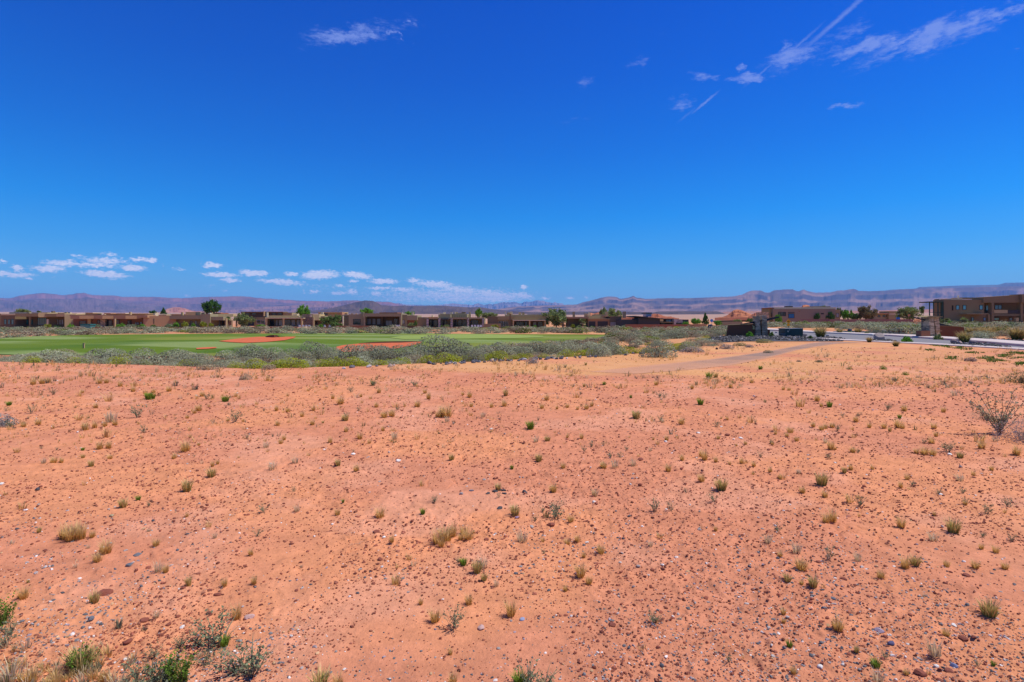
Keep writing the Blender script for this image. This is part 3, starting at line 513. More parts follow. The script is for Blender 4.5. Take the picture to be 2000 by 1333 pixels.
T = [(125,1052,30,s_),(140,1055,34,s_),(158,1052,30,s_),(150,1048,30,s_),(180,1050,16,s_),(207,1082,28,s_),(190,1098,20,s_),(305,1068,17,s_),(45,1170,26,s_),(184,1180,26,o_),(310,1118,22,p_),(324,1120,18,s_),(368,1146,20,o_),(438,1148,18,s_),(462,1210,32,s_),(496,1141,18,s_),(420,1052,12,p_),(365,1010,10,s_),(290,1040,8,p_),(172,1072,8,p_),
(742,1012,26,s_),(765,1064,16,s_),(855,1062,30,s_),(870,1058,32,s_),(885,1050,28,s_),(862,1068,20,s_),(906,1044,20,s_),(915,1056,24,s_),(900,1056,16,s_),(848,983,12,w_),(826,1006,12,g_),(973,958,16,o_),(1000,917,8,g_),(1006,1007,22,o_),(1087,1012,28,w_),(1045,1018,12,w_),(1115,1022,16,s_),(1080,962,18,s_),(1100,915,14,s_),(1176,915,12,s_),(1160,970,14,s_),(905,1104,14,g_),(895,1100,12,w_),(932,1120,30,o_),(998,1202,34,s_),(850,1214,28,s_),(885,1230,40,w_),(1134,1129,28,s_),(1140,1090,14,s_),(1173,1085,22,s_),(1150,1142,18,s_),(1105,1155,14,s_),(915,1180,22,s_),(970,1146,15,p_),(945,1136,16,o_),(942,1110,24,p_),(1020,1058,26,p_),(1060,1060,12,s_),(1108,1064,14,s_),(1128,1060,16,s_),(822,1180,14,s_),
(1613,1022,20,s_),(1626,1020,28,s_),(1760,1032,26,s_),(1862,1041,30,o_),(1978,1060,14,w_),(1523,1088,14,s_),(1556,1081,24,p_),(1565,1113,26,s_),(1618,1094,26,w_),(1676,1097,20,p_),(1768,1108,26,s_),(1787,1104,22,o_),(1823,1056,18,p_),(1917,1074,14,s_),(1945,1080,16,s_),(1905,1110,18,s_),(1963,1113,16,s_),(1720,1130,22,s_),(1538,1138,18,o_),(1588,1148,24,o_),(1932,1202,34,o_),(1636,1232,30,s_),(1531,1216,12,s_),(1825,1284,34,p_),(1848,1244,18,s_),(1729,1286,16,w_),(1711,1303,16,g_),(1673,1276,16,o_),(1542,1264,14,g_),(1910,1300,16,w_),(1550,1316,18,s_),(1715,1332,30,p_),(1500,1060,20,p_),(1940,1300,10,g_),(1520,1040,16,w_),
(1620,796,13,g_),(1604,795,10,s_),(1596,785,15,s_),(1530,762,9,s_),(1541,763,8,s_),(1766,804,15,s_),(1843,806,14,s_),(1672,825,14,s_),(1698,836,13,s_),(1727,838,14,s_),(1755,836,20,s_),(1764,838,12,s_),(1738,845,10,o_),(1824,838,14,s_),(1543,846,16,s_),(1537,853,10,s_),(1515,848,9,s_),(1588,836,12,s_),(1604,841,12,s_),(1612,839,12,s_),(1625,837,12,s_),(1556,862,12,s_),(1612,866,12,p_),(1623,879,22,s_),(1666,884,14,s_),(1819,866,16,s_),(1828,854,12,s_),(1805,865,10,w_),(1805,888,18,s_),(1822,890,16,s_),(1790,886,12,s_),(1852,884,22,w_),(1875,895,14,o_),(1917,878,18,s_),(1986,890,22,s_),(1605,948,28,o_),(1567,963,16,s_),(1611,971,16,s_),(1649,926,14,o_),(1662,918,14,s_),(1704,918,12,s_),(1772,938,14,s_),(1759,953,14,s_),(1782,950,10,w_),(1875,939,16,p_),(1937,920,12,s_),(1901,931,12,s_),(1679,988,20,w_),(1676,972,12,s_),(1831,966,12,w_),(1880,966,14,w_),(1886,984,12,w_),(1970,992,20,w_),(1618,896,12,w_),(1504,924,12,s_),(1523,936,12,s_),(1560,925,10,p_),(1825,1008,10,s_),(1580,748,6,s_),(1900,800,8,w_),
(1036,839,17,g_),(1036,838,14,o_),(1047,864,12,p_),(1052,902,18,o_),(1242,819,18,o_),(1242,817,14,g_),(1368,791,13,g_),(1331,831,16,s_),(1290,824,12,w_),(1400,834,12,w_),(1370,893,16,s_),(1376,900,22,s_),(1305,920,16,s_),(1332,900,14,s_),(1370,942,18,s_),(1409,958,26,o_),(1394,982,18,w_),(1180,916,14,s_),(1082,962,18,s_),(1162,970,18,p_),(1202,914,16,p_),(1237,910,16,p_),(1192,897,14,w_),(1210,895,12,w_),(1178,913,12,s_),(1282,753,12,s_),(1180,752,7,g_),(1141,756,8,o_),(1288,777,12,w_),(1298,778,10,w_),(1232,778,7,g_),(1385,740,14,g_),(1398,738,12,o_),(1352,760,12,s_),(1427,758,12,s_),(1468,748,10,s_),(1485,722,8,g_),(1104,719,8,w_),(1144,714,7,o_),(1160,709,5,w_),(1145,800,12,s_),(1156,795,12,s_),(1058,798,12,s_),(1088,799,8,s_),(1108,797,10,s_),(1068,782,14,s_),(1276,860,8,s_),(1302,861,12,s_),(1155,873,12,w_),(1142,883,12,w_),(1224,880,10,w_),(1136,858,12,s_),(1280,1000,26,w_),(1085,998,20,w_),(1060,1000,12,w_),(1310,1000,18,w_),(1340,965,10,w_),(1420,820,9,s_),(1456,868,9,s_),(1448,905,14,s_),(1425,908,8,s_),(1472,912,12,s_),(1403,858,10,s_),(1398,903,12,s_),
(730,754,14,w_),(728,753,10,g_),(686,767,12,w_),(810,755,14,w_),(665,790,18,s_),(740,768,12,s_),(705,776,9,s_),(830,769,12,s_),(837,780,16,s_),(917,776,15,s_),(904,773,9,s_),(988,774,16,o_),(815,795,16,s_),(863,814,20,s_),(872,815,28,s_),(856,816,16,s_),(675,822,16,o_),(765,815,16,s_),(703,858,16,s_),(748,842,12,s_),(771,860,16,p_),(882,900,14,o_),(660,910,14,o_),(577,907,14,p_),(533,918,18,p_),(960,796,12,s_),(943,817,12,p_),(985,794,16,s_),(515,1002,16,w_),(580,1000,14,p_),(670,984,7,g_),(848,984,14,w_),(575,962,10,w_),(540,803,14,s_),(562,805,12,s_),(590,815,12,s_),(612,803,12,s_),(542,832,12,s_),(610,830,12,s_),(520,875,14,p_),(548,868,12,s_),(650,780,12,s_),(735,795,12,s_),(920,795,10,s_),
(105,772,14,w_),(291,781,15,g_),(289,779,12,g_),(297,780,12,g_),(270,816,26,w_),(440,785,13,g_),(404,780,14,w_),(65,752,14,s_),(82,750,14,s_),(95,748,12,s_),(195,750,14,s_),(208,749,12,s_),(330,766,12,s_),(388,803,16,s_),(365,960,26,o_),(18,794,9,g_),(45,832,12,s_),(75,830,14,s_),(20,834,14,w_),(165,838,16,s_),(185,836,16,s_),(205,834,14,s_),(225,832,14,s_),(195,878,18,s_),(212,876,16,s_),(340,898,12,s_),(240,992,20,o_),(85,906,12,p_),(105,905,14,s_),(120,904,12,s_),(178,912,14,o_),(62,809,18,w_),(187,797,12,s_),(260,766,12,s_),(300,768,10,s_),(235,755,12,s_),(395,775,12,s_),(160,768,8,s_),(380,808,10,s_),(415,912,12,s_),(425,908,10,s_),(270,978,9,g_),(290,990,12,w_)]
rnd = []
for k in range(330):          # loose fill between the tufts one can place
    py_ = random.uniform(738, 1330) if k % 2 else random.uniform(735, 900); px_ = random.uniform(-60, 2060)
    if 930 < py_ and random.random() < .35: continue
    rnd.append((px_, py_, min(26, 8*math.exp(random.gauss(0, .38)))*(1+(py_-730)/800), random.choices([s_, p_, o_, w_, g_], [.6, .14, .08, .16, .02])[0]))
cnt = {'dry': 0, 'other': 0}; extra = []
def place_tuft(x, y, hp, kd, wide=1.0):
    X, Y, Z = ground(x, y); h = hp*Y/F*1.12; wd = h*TW[kd]*random.uniform(.8, 1.15)*wide
    Z += float(micro(X, Y)); nm, lb, ct, gr = TL[kd]
    o = inst(random.choice(TK[kd]), nm, (X, Y, Z), random.uniform(0, 6.28), (wd, wd, h)); tag(o, lb, ct, gr)
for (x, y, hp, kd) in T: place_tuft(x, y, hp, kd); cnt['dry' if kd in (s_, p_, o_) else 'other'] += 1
for q in rnd:
    ky = 'dry' if q[3] in (s_, p_, o_) else 'other'
    if cnt[ky] < (288 if ky == 'dry' else 160) and q[1] > 800: place_tuft(*q); cnt[ky] += 1
    else: extra.append(q)
# near left mass of dry grass and weeds
tag_n = ('near_dry_grass',)
parts = []
def merge_tuft(x, y, hp, kd, n=30):
    X, Y, Z = ground(x, y); h = hp*Y/F
    cb, ct = {s_: (SB, ST), p_: ((.6, .45, .25), (.8, .68, .45)), o_: ((.15, .15, .05), (.4, .35, .15)), g_: ((.08, .15, .02), (.17, .28, .05)), w_: ((.16, .16, .1), (.24, .26, .17))}[kd]
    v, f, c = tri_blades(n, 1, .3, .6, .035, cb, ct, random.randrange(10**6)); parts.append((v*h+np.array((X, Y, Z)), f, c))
for q in extra: merge_tuft(*q, n=22)
for k in range(5200):         # thin straw haze of grass on the far half of the lot and on its rim
    x = random.uniform(-100, 2100); y = random.choices([random.uniform(708, 760), random.uniform(700, 745), random.uniform(750, 870)], [.35, .3, .35])[0]
    if x > 1350: y = random.choices([random.uniform(738, 760), random.uniform(676, 735)], [.6, .4])[0]
    lim = np.interp(x, _ex, _ey)
    if y < lim or (x > 1150 and abs(y-np.interp(x, [1200, 1300, 1400, 1500, 1600], [725, 716, 706, 692, 672])) < 9): continue
    if vn(x/60., y/14.) < .40: continue
    merge_tuft(x, y, min(15, 5.5*math.exp(random.gauss(0, .4))), random.choices([s_, p_, o_, w_], [.65, .15, .08, .12])[0], 10)
v, f, c = join(parts); tag(mesh('sparse_grass', v, f, MG, col=c), 'thin dry straw grass scattered along the rim of the red lot', 'grass', kind='stuff')
NB = [(8,1222,46,'herb'),(20,1240,30,w_),(4,1262,30,w_),(155,1312,52,o_),(160,1308,44,'herb'),(140,1302,30,s_),(335,1330,52,'herb'),(357,1334,46,'herb'),(318,1336,44,w_),(300,1345,50,w_),(388,1262,22,w_),(352,1266,26,w_),(300,1285,26,w_),(425,1262,60,w_),(438,1262,20,g_),(470,1318,52,w_),(492,1320,60,w_),(400,1300,30,w_),(270,1340,50,w_),(200,1330,28,s_),(60,1335,36,s_),(20,1330,44,p_),(230,1350,34,p_),(110,1342,36,s_),(1030,1345,44,w_),(1065,1345,36,w_),(885,1338,24,s_),(625,1345,36,o_),(660,1342,30,s_),(1015,1338,24,g_)]
for i, (x, y, hp, kd) in enumerate(NB): place_tuft(x, y, hp, kd, 1.1 if kd != w_ else 1.25)
parts = []
for k in range(105):
    x = random.gauss(110, 140); y = 1333-abs(random.gauss(0, 40)) + 20
    if x > 420: continue
    merge_tuft(x, y, random.uniform(10, 27), random.choices([s_, p_, o_, w_], [.45, .3, .1, .15])[0], 26)
v, f, c = join(parts); tag(mesh('matted_grass', v, f, MG, col=c), 'matted dry grass and litter nearest the camera', 'grass', kind='stuff')
twm = material('dead_wood', (.42, .33, .26), var=.25, scale=30)
for i, (x, y, ln, a, lb) in enumerate([(118,1148,34,.5,'forked pale dead twig in the left gravel'),(236,1290,26,-.9,'pale dead twig above the near left weeds'),(432,1150,30,.9,'thin pale stem beside a straw tuft'),(192,1117,20,-.8,'short pale twig below two straw tufts'),(1682,1270,34,-.5,'bleached forked twig beside small near stones'),(1684,1075,26,-.9,'thin grey twig between two pale tufts'),(1572,1310,22,-.7,'short bleached stick in the near right gravel'),(1915,866,46,-.3,'long pale stick below the straggly shrub'),(1520,982,36,.1,'dark gnarled root lying on bare soil'),(1180,1195,34,1.1,'thin curved pale stem right of the near straw tuft'),(955,1128,20,.3,'short pale twig near an olive tuft'),(485,925,30,.05,'dark thin stick on smooth red soil'),(1792,912,22,-.3,'grey green stick lying by two dark stones'),(700,1063,34,.2,'thin grey twig left of the wide straw tufts')]):
    X, Y, Z = ground(x, y); L = ln*Y/F; Z += float(micro(X, Y)); r2 = np.random.RandomState(i); P = [(q/6-.5, .12*math.sin(q*1.1+i), .012+.05*math.sin(q/6*3.14)) for q in range(7)]
    P = [(p[0]*L+0, p[1]*L, p[2]*L+.004) for p in P]; rr2 = [L*.016*(1-.1*q) for q in range(7)]; v1, f1 = tube(P, rr2, 5); Q = [P[3], (P[3][0]+.2*L, P[3][1]+.16*L, P[3][2]+.05*L), (P[3][0]+.36*L, P[3][1]+.2*L, P[3][2]+.02*L)]; v2, f2 = tube(Q, [L*.012, L*.009, L*.005], 5)
    o = mesh('dead_twig', np.concatenate([v1, v2]), np.concatenate([f1, f2+len(v1)]), twm); o.location = (X, Y, Z); o.rotation_euler = (0, 0, a*2.2); tag(o, lb, 'twig')
# scraggly shrub and dry grey bush by the right edge
def scraggly(name, px_, py_, hp, label):
    X, Y, Z = ground(px_, py_); h = hp*Y/F; r = np.random.RandomState(5); root = empty(name, (X, Y, Z))
    tag(root, label, 'shrub'); Vs, Fs, P = [], [], []; off = 0
    for k in range(22):
        a = r.uniform(0, 6.28); ln = r.uniform(.3, 1.0)*h; out = r.uniform(.3, 1.3)
        if k == 0: a = 3.0; ln = 1.15*h; out = .55
        if k == 1: a = .1; ln = 1.0*h; out = .35
        if k == 2: a = .3; ln = 1.1*h; out = 1.2
        p0 = np.zeros(3)
        for q in range(6):
            t = (q+1)/6; p1 = np.array((math.cos(a)*out*ln*t, math.sin(a)*out*ln*t*.6, ln*t**(.75)))+r.normal(0, .015*h, 3)
            w = .0045*(1-t*.6)*2
            for s in (np.array((w, 0, 0)), np.array((0, w, 0))):
                Vs += [p0-s, p0+s, p1+s*.8, p1-s*.8]; Fs.append((off, off+1, off+2, off+3)); off += 4
            for m in range(8 if t > .3 else 1): P.append(p0+(p1-p0)*r.uniform()+r.normal(0, .03*h, 3))
            p0 = p1
    mesh('stem', np.array(Vs), np.array(Fs), material('twig', (.36, .28, .19), var=.2), root)
    P = np.array(P); P[:, 2] = np.maximum(P[:, 2], .01); lv, lf, lc = leaves(P, .012, np.array((.30, .31, .19))*r.uniform(.5, 1.4, (len(P), 1)), r)
    mesh('foliage', lv, lf, MV, root, col=lc)
scraggly('scraggly_shrub', 1952, 848, 92, 'tall straggly grey green shrub with long bare stems near the right edge')
X, Y, Z = ground(2000, 862); me = mk('shrub', shrub_geo(401, (.42, .34, .30), (.36, .28, .25), 2600, .022, (.35, .27, .22), spiky=.5), MG)
tag(inst(me, 'dry_bush', (X, Y, Z), 1, (.36, .36, .42)), 'dry leafless grey tumbleweed bush cut by the right edge', 'bush')
X, Y, Z = ground(1925, 820); me = mk('shrub', shrub_geo(402, (.3, .29, .16), (.36, .34, .2), 700, .03), MV)
tag(inst(me, 'low_bush', (X, Y, Z), 1, (.25, .25, .22)), 'low grey green cushion left of the straggly shrub', 'bush')
X, Y, Z = ground(1996, 748); me = mk('shrub', shrub_geo(403, (.1, .13, .05), (.2, .2, .1), 900, .04), MV)
tag(inst(me, 'dark_bush', (X, Y, Z), 1, (.5, .4, .42)), 'dark green round bush at the right edge beyond the straggly shrub', 'bush')
for x, y, wp, hp, c, lb in [(478,742,26,14,(.42,.32,.2),'round tan dried bush at the rim of the red lot'),(525,722,26,13,(.42,.33,.22),'low dried tan bush in front of the silver sagebrush'),(405,722,44,14,(.4,.32,.2),'wide pale dried bush below the sagebrush'),(1040,710,26,14,(.36,.3,.27),'grey brown dried bush behind the broken rocks'),(8,832,46,24,(.36,.34,.31),'grey dried bush cut by the left edge'),(1895,706,26,10,(.3,.22,.18),'brown dried bush beyond the bare red ground on the right'),(1600,708,16,6,(.22,.21,.12),'low olive cushion below the dirt track'),(1560,707,10,4,(.18,.17,.13),'small dark olive cushion below the dirt track'),(1725,722,14,9,(.18,.3,.03),'bright green round cushion on the right side of the red lot'),(1768,733,13,7,(.2,.28,.03),'flat yellow green cushion on the right side of the red lot'),(1659,722,9,5,(.2,.26,.03),'small yellow green cushion near the brighter round one'),(1350,688,50,12,(.38,.3,.26),'long grey brown dried bush beside the dirt track'),(1420,682,30,10,(.38,.3,.26),'grey brown dried bush nearer the lava gravel'),(1500,690,20,7,(.3,.27,.18),'small olive brown bush between the track and the lava gravel'),(1445,676,28,8,(.3,.27,.12),'low olive bush on the straw slope under the lava gravel'),(1490,670,34,9,(.3,.28,.1),'yellow olive bush just under the lava gravel'),(1463,679,18,7,(.3,.26,.24),'small grey bush on the straw slope')]:
    X, Y, Z = ground(x, y); s = wp/2*Y/F; me = mk('shrub', shrub_geo(int(x), tuple(q*.8 for q in c), tuple(q*1.2 for q in c), 900, .06, spiky=.3), MV)
    tag(inst(me, 'low_bush', (X, Y, Z), random.uniform(0, 6), (s, s, hp*Y/F*1.15)), lb, 'bush')
# sagebrush
sageL = [mk('sagebrush', shrub_geo(500+k, tuple(q*(.7+.12*k) for q in (.21, .23, .14)), tuple(q*(.78+.1*k) for q in (.43, .45, .30)), 2600, .034, lumps=16), MV) for k in range(5)]
sageB = [mk('sagebrush', shrub_geo(520+k, (.25, .2, .13), (.45, .39, .27), 2200, .032, lumps=14, spiky=.15), MV) for k in range(4)]
rabb = [mk('rabbitbrush', shrub_geo(540+k, (.24, .29, .02), (.42, .46, .04), 1300, .04, h=.8), MV) for k in range(3)]
pts = []
def free(X, Y, r):
    for (a, b, c) in pts:
        if (a-X)**2+(b-Y)**2 < (r+c)**2*.42: return False
    return True
nsage = 0
BIG = [(860,37,1.55,1.5,'largest silvery sagebrush mound in front of the putting green'),(820,36,1.0,1.05,''),(900,37,1.1,1.1,''),(500,36,1.05,1.0,'broad silvery blue sagebrush in front of the big red bunker'),(476,35.5,.8,.8,''),(530,36,.9,.8,''),(615,36,1.0,1.15,'tall silvery sagebrush left of the red bunker strip'),(640,35,.9,.9,''),(590,34,.8,.75,''),(690,33,.95,1.15,'round blue green sagebrush in front of the lower red bunker'),(735,34,.95,1.05,''),(770,33.5,.95,1.0,''),(800,34,.8,.95,''),(655,33,.7,.8,''),(712,35.5,.8,1.0,''),(752,36,.75,.95,''),(560,35,.8,.75,''),(440,34,.7,.7,''),(350,33,.75,.85,''),(90,33,1.0,.9,'silvery sagebrush below the left end of the fairway'),(120,32,.9,.8,''),(60,33,.7,.6,''),(200,32.5,1.0,.95,'wide silvery sagebrush beside another under the tan marker post'),(225,33,.8,.85,''),(280,31,.9,.95,''),(320,32,.8,.8,''),(385,30,.85,.8,''),(980,38,1.0,1.05,'rounded silvery sagebrush below the middle of the putting green'),(945,37,.8,.9,''),(1020,39,.8,.7,''),(1055,41,1.1,1.0,''),(1085,42,1.0,.95,''),(1110,44,1.0,.9,'silvery sagebrush hiding the right tip of the fairway'),(1150,45,1.1,.95,''),(1170,26.5,.55,.7,'single pale sagebrush ball behind the broken rocks'),(1285,26,.75,.8,''),(1345,31,.6,.6,'pale round sagebrush at the rim close to the dirt track'),(927,23.5,.42,.55,'small pale sagebrush ball right behind the broken rocks'),(550,24,.5,.55,'pale sagebrush ball in front of the yellow green scrub'),(1195,28,.7,.7,''),(170,27,.65,.6,''),(205,25.5,.7,.6,''),(1240,60,1.2,1.0,''),(1320,62,1.2,1.1,''),(1400,60,.9,.7,'')]
def put_sage(X, Y, r, h, brown, label, group):
    global nsage
    me = random.choice(sageB if brown else sageL); s = r/.85
    o = inst(me, 'sagebrush', (X, Y, float(tz(X, Y))-.03), random.uniform(0, 6.28), (s, s, h*1.1)); tag(o, label, 'sagebrush', group); pts.append((X, Y, r)); nsage += 1
for px_, D_, r, h, lb in BIG:
    X = (px_-1000)/F*D_; put_sage(X, D_, r, h*1.2, False, lb or 'large silvery green sagebrush in the belt before the fairway', 'sagebrush belt between the red lot and the fairway')
def hid(px_, Y):     # keep fairway clear
    return False
tries = 0
while nsage < 245 and tries < 9000:
    tries += 1
    px_ = random.uniform(-90, 1400); De = EYE*F/(np.interp(px_, _ex, _ey)-HZ)
    Dmax = np.interp(px_, [0, 300, 900, 980, 1020, 1110, 1160, 1190, 1260, 1400], [37, 36.5, 38, 47, 54, 61, 69, 78, 74, 66]); D_ = random.uniform(De+.8, Dmax); X = (px_-1000)/F*D_
    r = random.uniform(.35, .8)*np.interp(D_-De, [0, 4], [.7, 1]); 
    if not free(X, D_, r): continue
    br = random.random() < np.interp(px_, [0, 900, 1100, 1400], [.45, .4, .6, .6])
    put_sage(X, D_, r, r*random.uniform(.7, 1.05), br, 'brown grey sagebrush in the belt before the fairway' if br else 'silvery green sagebrush in the belt before the fairway', 'brown grey sagebrush before the fairway' if br else 'sagebrush belt between the red lot and the fairway')
tries = 0
while nsage < 296 and tries < 9000:   # beyond the road, round the entrance walls
    tries += 1
    px_ = random.uniform(1500, 2120); lo = np.interp(px_, [1500, 1560, 1640, 1735, 1890, 2000, 2120], [92, 84, 74, 63, 50, 46, 40]); D_ = random.uniform(lo, lo+34); X = (px_-1000)/F*D_; r = random.uniform(.55, 1.15)
    if not free(X, D_, r) or (1790 < px_ < 1895 and D_ < 60): continue
    br = random.random() < .3
    put_sage(X, D_, r, r*random.uniform(.7, 1), br, 'brown grey sagebrush beyond the paved road' if br else 'silvery green sagebrush beyond the paved road', 'brown grey sagebrush beyond the road' if br else 'sagebrush beyond the road')
parts = []
def light_shrub(seed, c1, c2, n=330): return shrub_geo(seed, c1, c2, n, .085, lumps=9)
LS = [light_shrub(560+k, (.20, .225, .13), (.42, .44, .29)) for k in range(4)]+[light_shrub(570+k, (.25, .2, .13), (.44, .38, .26)) for k in range(3)]
LS += [light_shrub(580, (.19, .22, .03), (.36, .38, .07)), light_shrub(582, (.12, .16, .04), (.24, .28, .08)), light_shrub(581, (.16, .12, .08), (.3, .24, .16))]
VS, T3, T4, CS, off = [], [], [], [], 0
def add_geo(g, X, Y, Z, s, h):
    global off
    v, fl, c = g; a = random.uniform(0, 6.28); ca, sa = math.cos(a), math.sin(a)
    w = np.stack([(v[:, 0]*ca-v[:, 1]*sa)*s+X, (v[:, 0]*sa+v[:, 1]*ca)*s+Y, v[:, 2]*h+Z], -1); VS.append(w); CS.append(c*random.uniform(.62, 1.2))
    for q in fl: (T3 if q.shape[1] == 3 else T4).append(q+off)
    off += len(v)
def rndbush(x0, x1, d0, d1, n, r0, r1, brown=.35):
    k = t = 0
    while k < n and t < n*30:
        t += 1; px_ = random.uniform(x0, x1); D_ = random.uniform(d0(px_), d1(px_)); X = (px_-1000)/F*D_; r = random.uniform(r0, r1)
        if not free(X, D_, r*.85): continue
        pts.append((X, D_, r*.9)); add_geo(random.choice(LS[7:] if random.random() < (.22 if D_ < 75 else .10) else LS[4:7] if random.random() < brown else LS[:4]), X, D_, float(tz(X, D_))-.03, r/.85, r*random.uniform(.7, 1)); k += 1
far0 = lambda x: np.interp(x, [-100, 0, 60, 120, 170, 300, 420, 1190, 1230], [68, 74, 84, 90, 93, 99, 102, 98, 70])
rndbush(-60, 1190, lambda x: EYE*F/(np.interp(x, _ex, _ey)-HZ)+1, lambda x: np.interp(x, [0, 300, 900, 980, 1020, 1110, 1160, 1190], [38, 37.5, 39, 49, 56, 63, 71, 85]), 60, .3, .6, .4)
rndbush(930, 1300, lambda x: np.interp(x, [930, 1100, 1300], [36, 44, 46]), lambda x: np.interp(x, [930, 980, 1020, 1110, 1160, 1190, 1300], [42, 49, 56, 63, 72, 86, 100]), 120, .45, 1.0, .5)
rndbush(-120, 1230, far0, lambda x: np.interp(x, [0, 1230], [148, 150]), 500, .8, 1.7, .4)
rndbush(1190, 1420, lambda x: 60, lambda x: 122, 170, .7, 1.3, .5)
rndbush(1500, 2150, lambda x: np.interp(x, [1500, 1640, 1735, 1890, 2000, 2120], [95, 86, 70, 60, 56, 52]), lambda x: 130+0*x, 420, .8, 1.5, .25)
v = np.concatenate(VS); tag(mesh('sagebrush_scrub', v, [np.concatenate(T3), np.concatenate(T4)], MV, col=np.concatenate(CS)), 'far sagebrush scrub between the fairway and the houses and beyond the road', 'sagebrush', kind='stuff')
RB = [(370,713),(235,711),(460,708),(540,714),(552,712),(590,716),(575,712),(630,718),(680,716),(695,714),(708,712),(742,716),(775,711),(790,708),(760,714),(835,709),(870,708),(885,706),(905,704),(920,706),(945,704),(962,703),(978,700),(1005,703),(1020,701),(1032,698),(1062,691),(1110,698),(1135,696),(1153,694),(1158,690),(1210,693),(1222,692),(1240,690),(1262,686),(1292,683),(1312,683),(1322,682),(1340,684),(1365,668),(1378,664),(1392,652),(150,704),(65,702),(280,712),(500,716),(650,711)]
for i, (x, y) in enumerate(RB):
    D_ = min(EYE*F/(np.interp(x, _ex, _ey)-HZ)+random.uniform(.3, 1.8), 70) if x < 1350 else ground(x, y)[1]; X = (x-1000)/F*D_; r = random.uniform(.25, .5)*(1.6 if x in (1153,) else 1)
    o = inst(random.choice(rabb), 'rabbitbrush', (X, D_, float(tz(X, D_))-.02), random.uniform(0, 6), (r*1.25, r*1.25, r*1.15)); tag(o, 'yellow green rabbitbrush mound along the rim of the red lot', 'rabbitbrush', 'yellow green rabbitbrush along the rim')

# ------------------------------------------------------------------ trees
bark = material('bark', (.16, .11, .075), var=.3, scale=8)
def crown_geo(kind, seed, c1, c2):
    r = np.random.RandomState(seed); P = []; sc = .05
    if kind == 'round':
        for k in range(46):
            d = r.normal(size=3); d /= np.linalg.norm(d); q = d*r.uniform(.35, .86)*np.array((.98, .98, .47))+np.array((0, 0, .52)); P.append(q+r.normal(0, .075, (115, 3)))
        sc = .036
    elif kind == 'paloverde':
        for k in range(60):
            d = r.normal(size=3); d /= np.linalg.norm(d); q = d*r.uniform(.3, .88)*np.array((1, 1, .5))+np.array((0, 0, .5)); P.append(q+r.normal(0, .075, (120, 3))*np.array((1, 1, .8)))
        sc = .03
    elif kind == 'conifer':
        for k in range(70):
            t = r.uniform(0, 1); a = r.uniform(0, 6.28); rad = (1-t)*.85*r.uniform(.3, 1); P.append(np.array((math.cos(a)*rad, math.sin(a)*rad, .1+t*.88))+r.normal(0, .045, (60, 3)))
        sc = .04
    elif kind == 'shrub':
        for k in range(30):
            d = r.normal(size=3); d[2] = abs(d[2]); d /= np.linalg.norm(d); q = d*r.uniform(.4, .85)*np.array((1, 1, .85)); P.append(q+r.normal(0, .1, (90, 3)))
        sc = .055
    P = np.concatenate(P); P[:, 2] = np.maximum(P[:, 2], .01); n = len(P); t = fbm(P[:, 0]*4+seed, P[:, 2]*5+P[:, 1]*3, 2)[:, None]
    return leaves(P, sc, (np.array(c1)*(1-t)+np.array(c2)*t)*r.uniform(.65, 1.35, (n, 1)), r, .3)
def fan_palm(seed, skirt=True, c=((.13, .19, .06), (.30, .34, .13)), old=(.55, .45, .2)):
    r = np.random.RandomState(seed); VV, FF, CC, off = [], [], [], 0
    for k in range(34):
        a = r.uniform(0, 6.28); e = r.uniform(-.9, 1.4) if skirt else r.uniform(-.3, 1.4); L = r.uniform(.38, .52)
        dr = np.array((math.cos(a)*math.cos(e), math.sin(a)*math.cos(e), math.sin(e)))*np.array((1, 1, .9)); c0 = np.array((0, 0, .55)); hub = c0+dr*L*.55
        side = np.array((-math.sin(a), math.cos(a), 0)); upv = np.cross(dr, side); cc = np.array(c[0])*(1-.5)+np.array(c[1])*.5
        cc = (cc*r.uniform(.6, 1.4) if e > -.35 else np.array(old)*r.uniform(.7, 1.2))
        for s in np.linspace(-1.25, 1.25, 9):
            d2 = dr*math.cos(s)+side*math.sin(s); tip = hub+d2*L*.62+np.array((0, 0, -.05)); wv = np.cross(d2, upv); wv = side*math.cos(s)*.02-dr*math.sin(s)*.02
            VV += [hub-wv, hub+wv, hub+d2*L*.4+wv*1.6, tip, hub+d2*L*.4-wv*1.6]; FF += [(off, off+1, off+2), (off, off+2, off+4), (off+4, off+2, off+3)]; CC += [cc]*5; off += 5
        VV += [c0-side*.008, c0+side*.008, hub+side*.008, hub-side*.008]; FF += [(off, off+1, off+2), (off, off+2, off+3)]; CC += [np.array((.3, .3, .12))]*4; off += 4
    return np.array(VV), np.array(FF), np.array(CC)
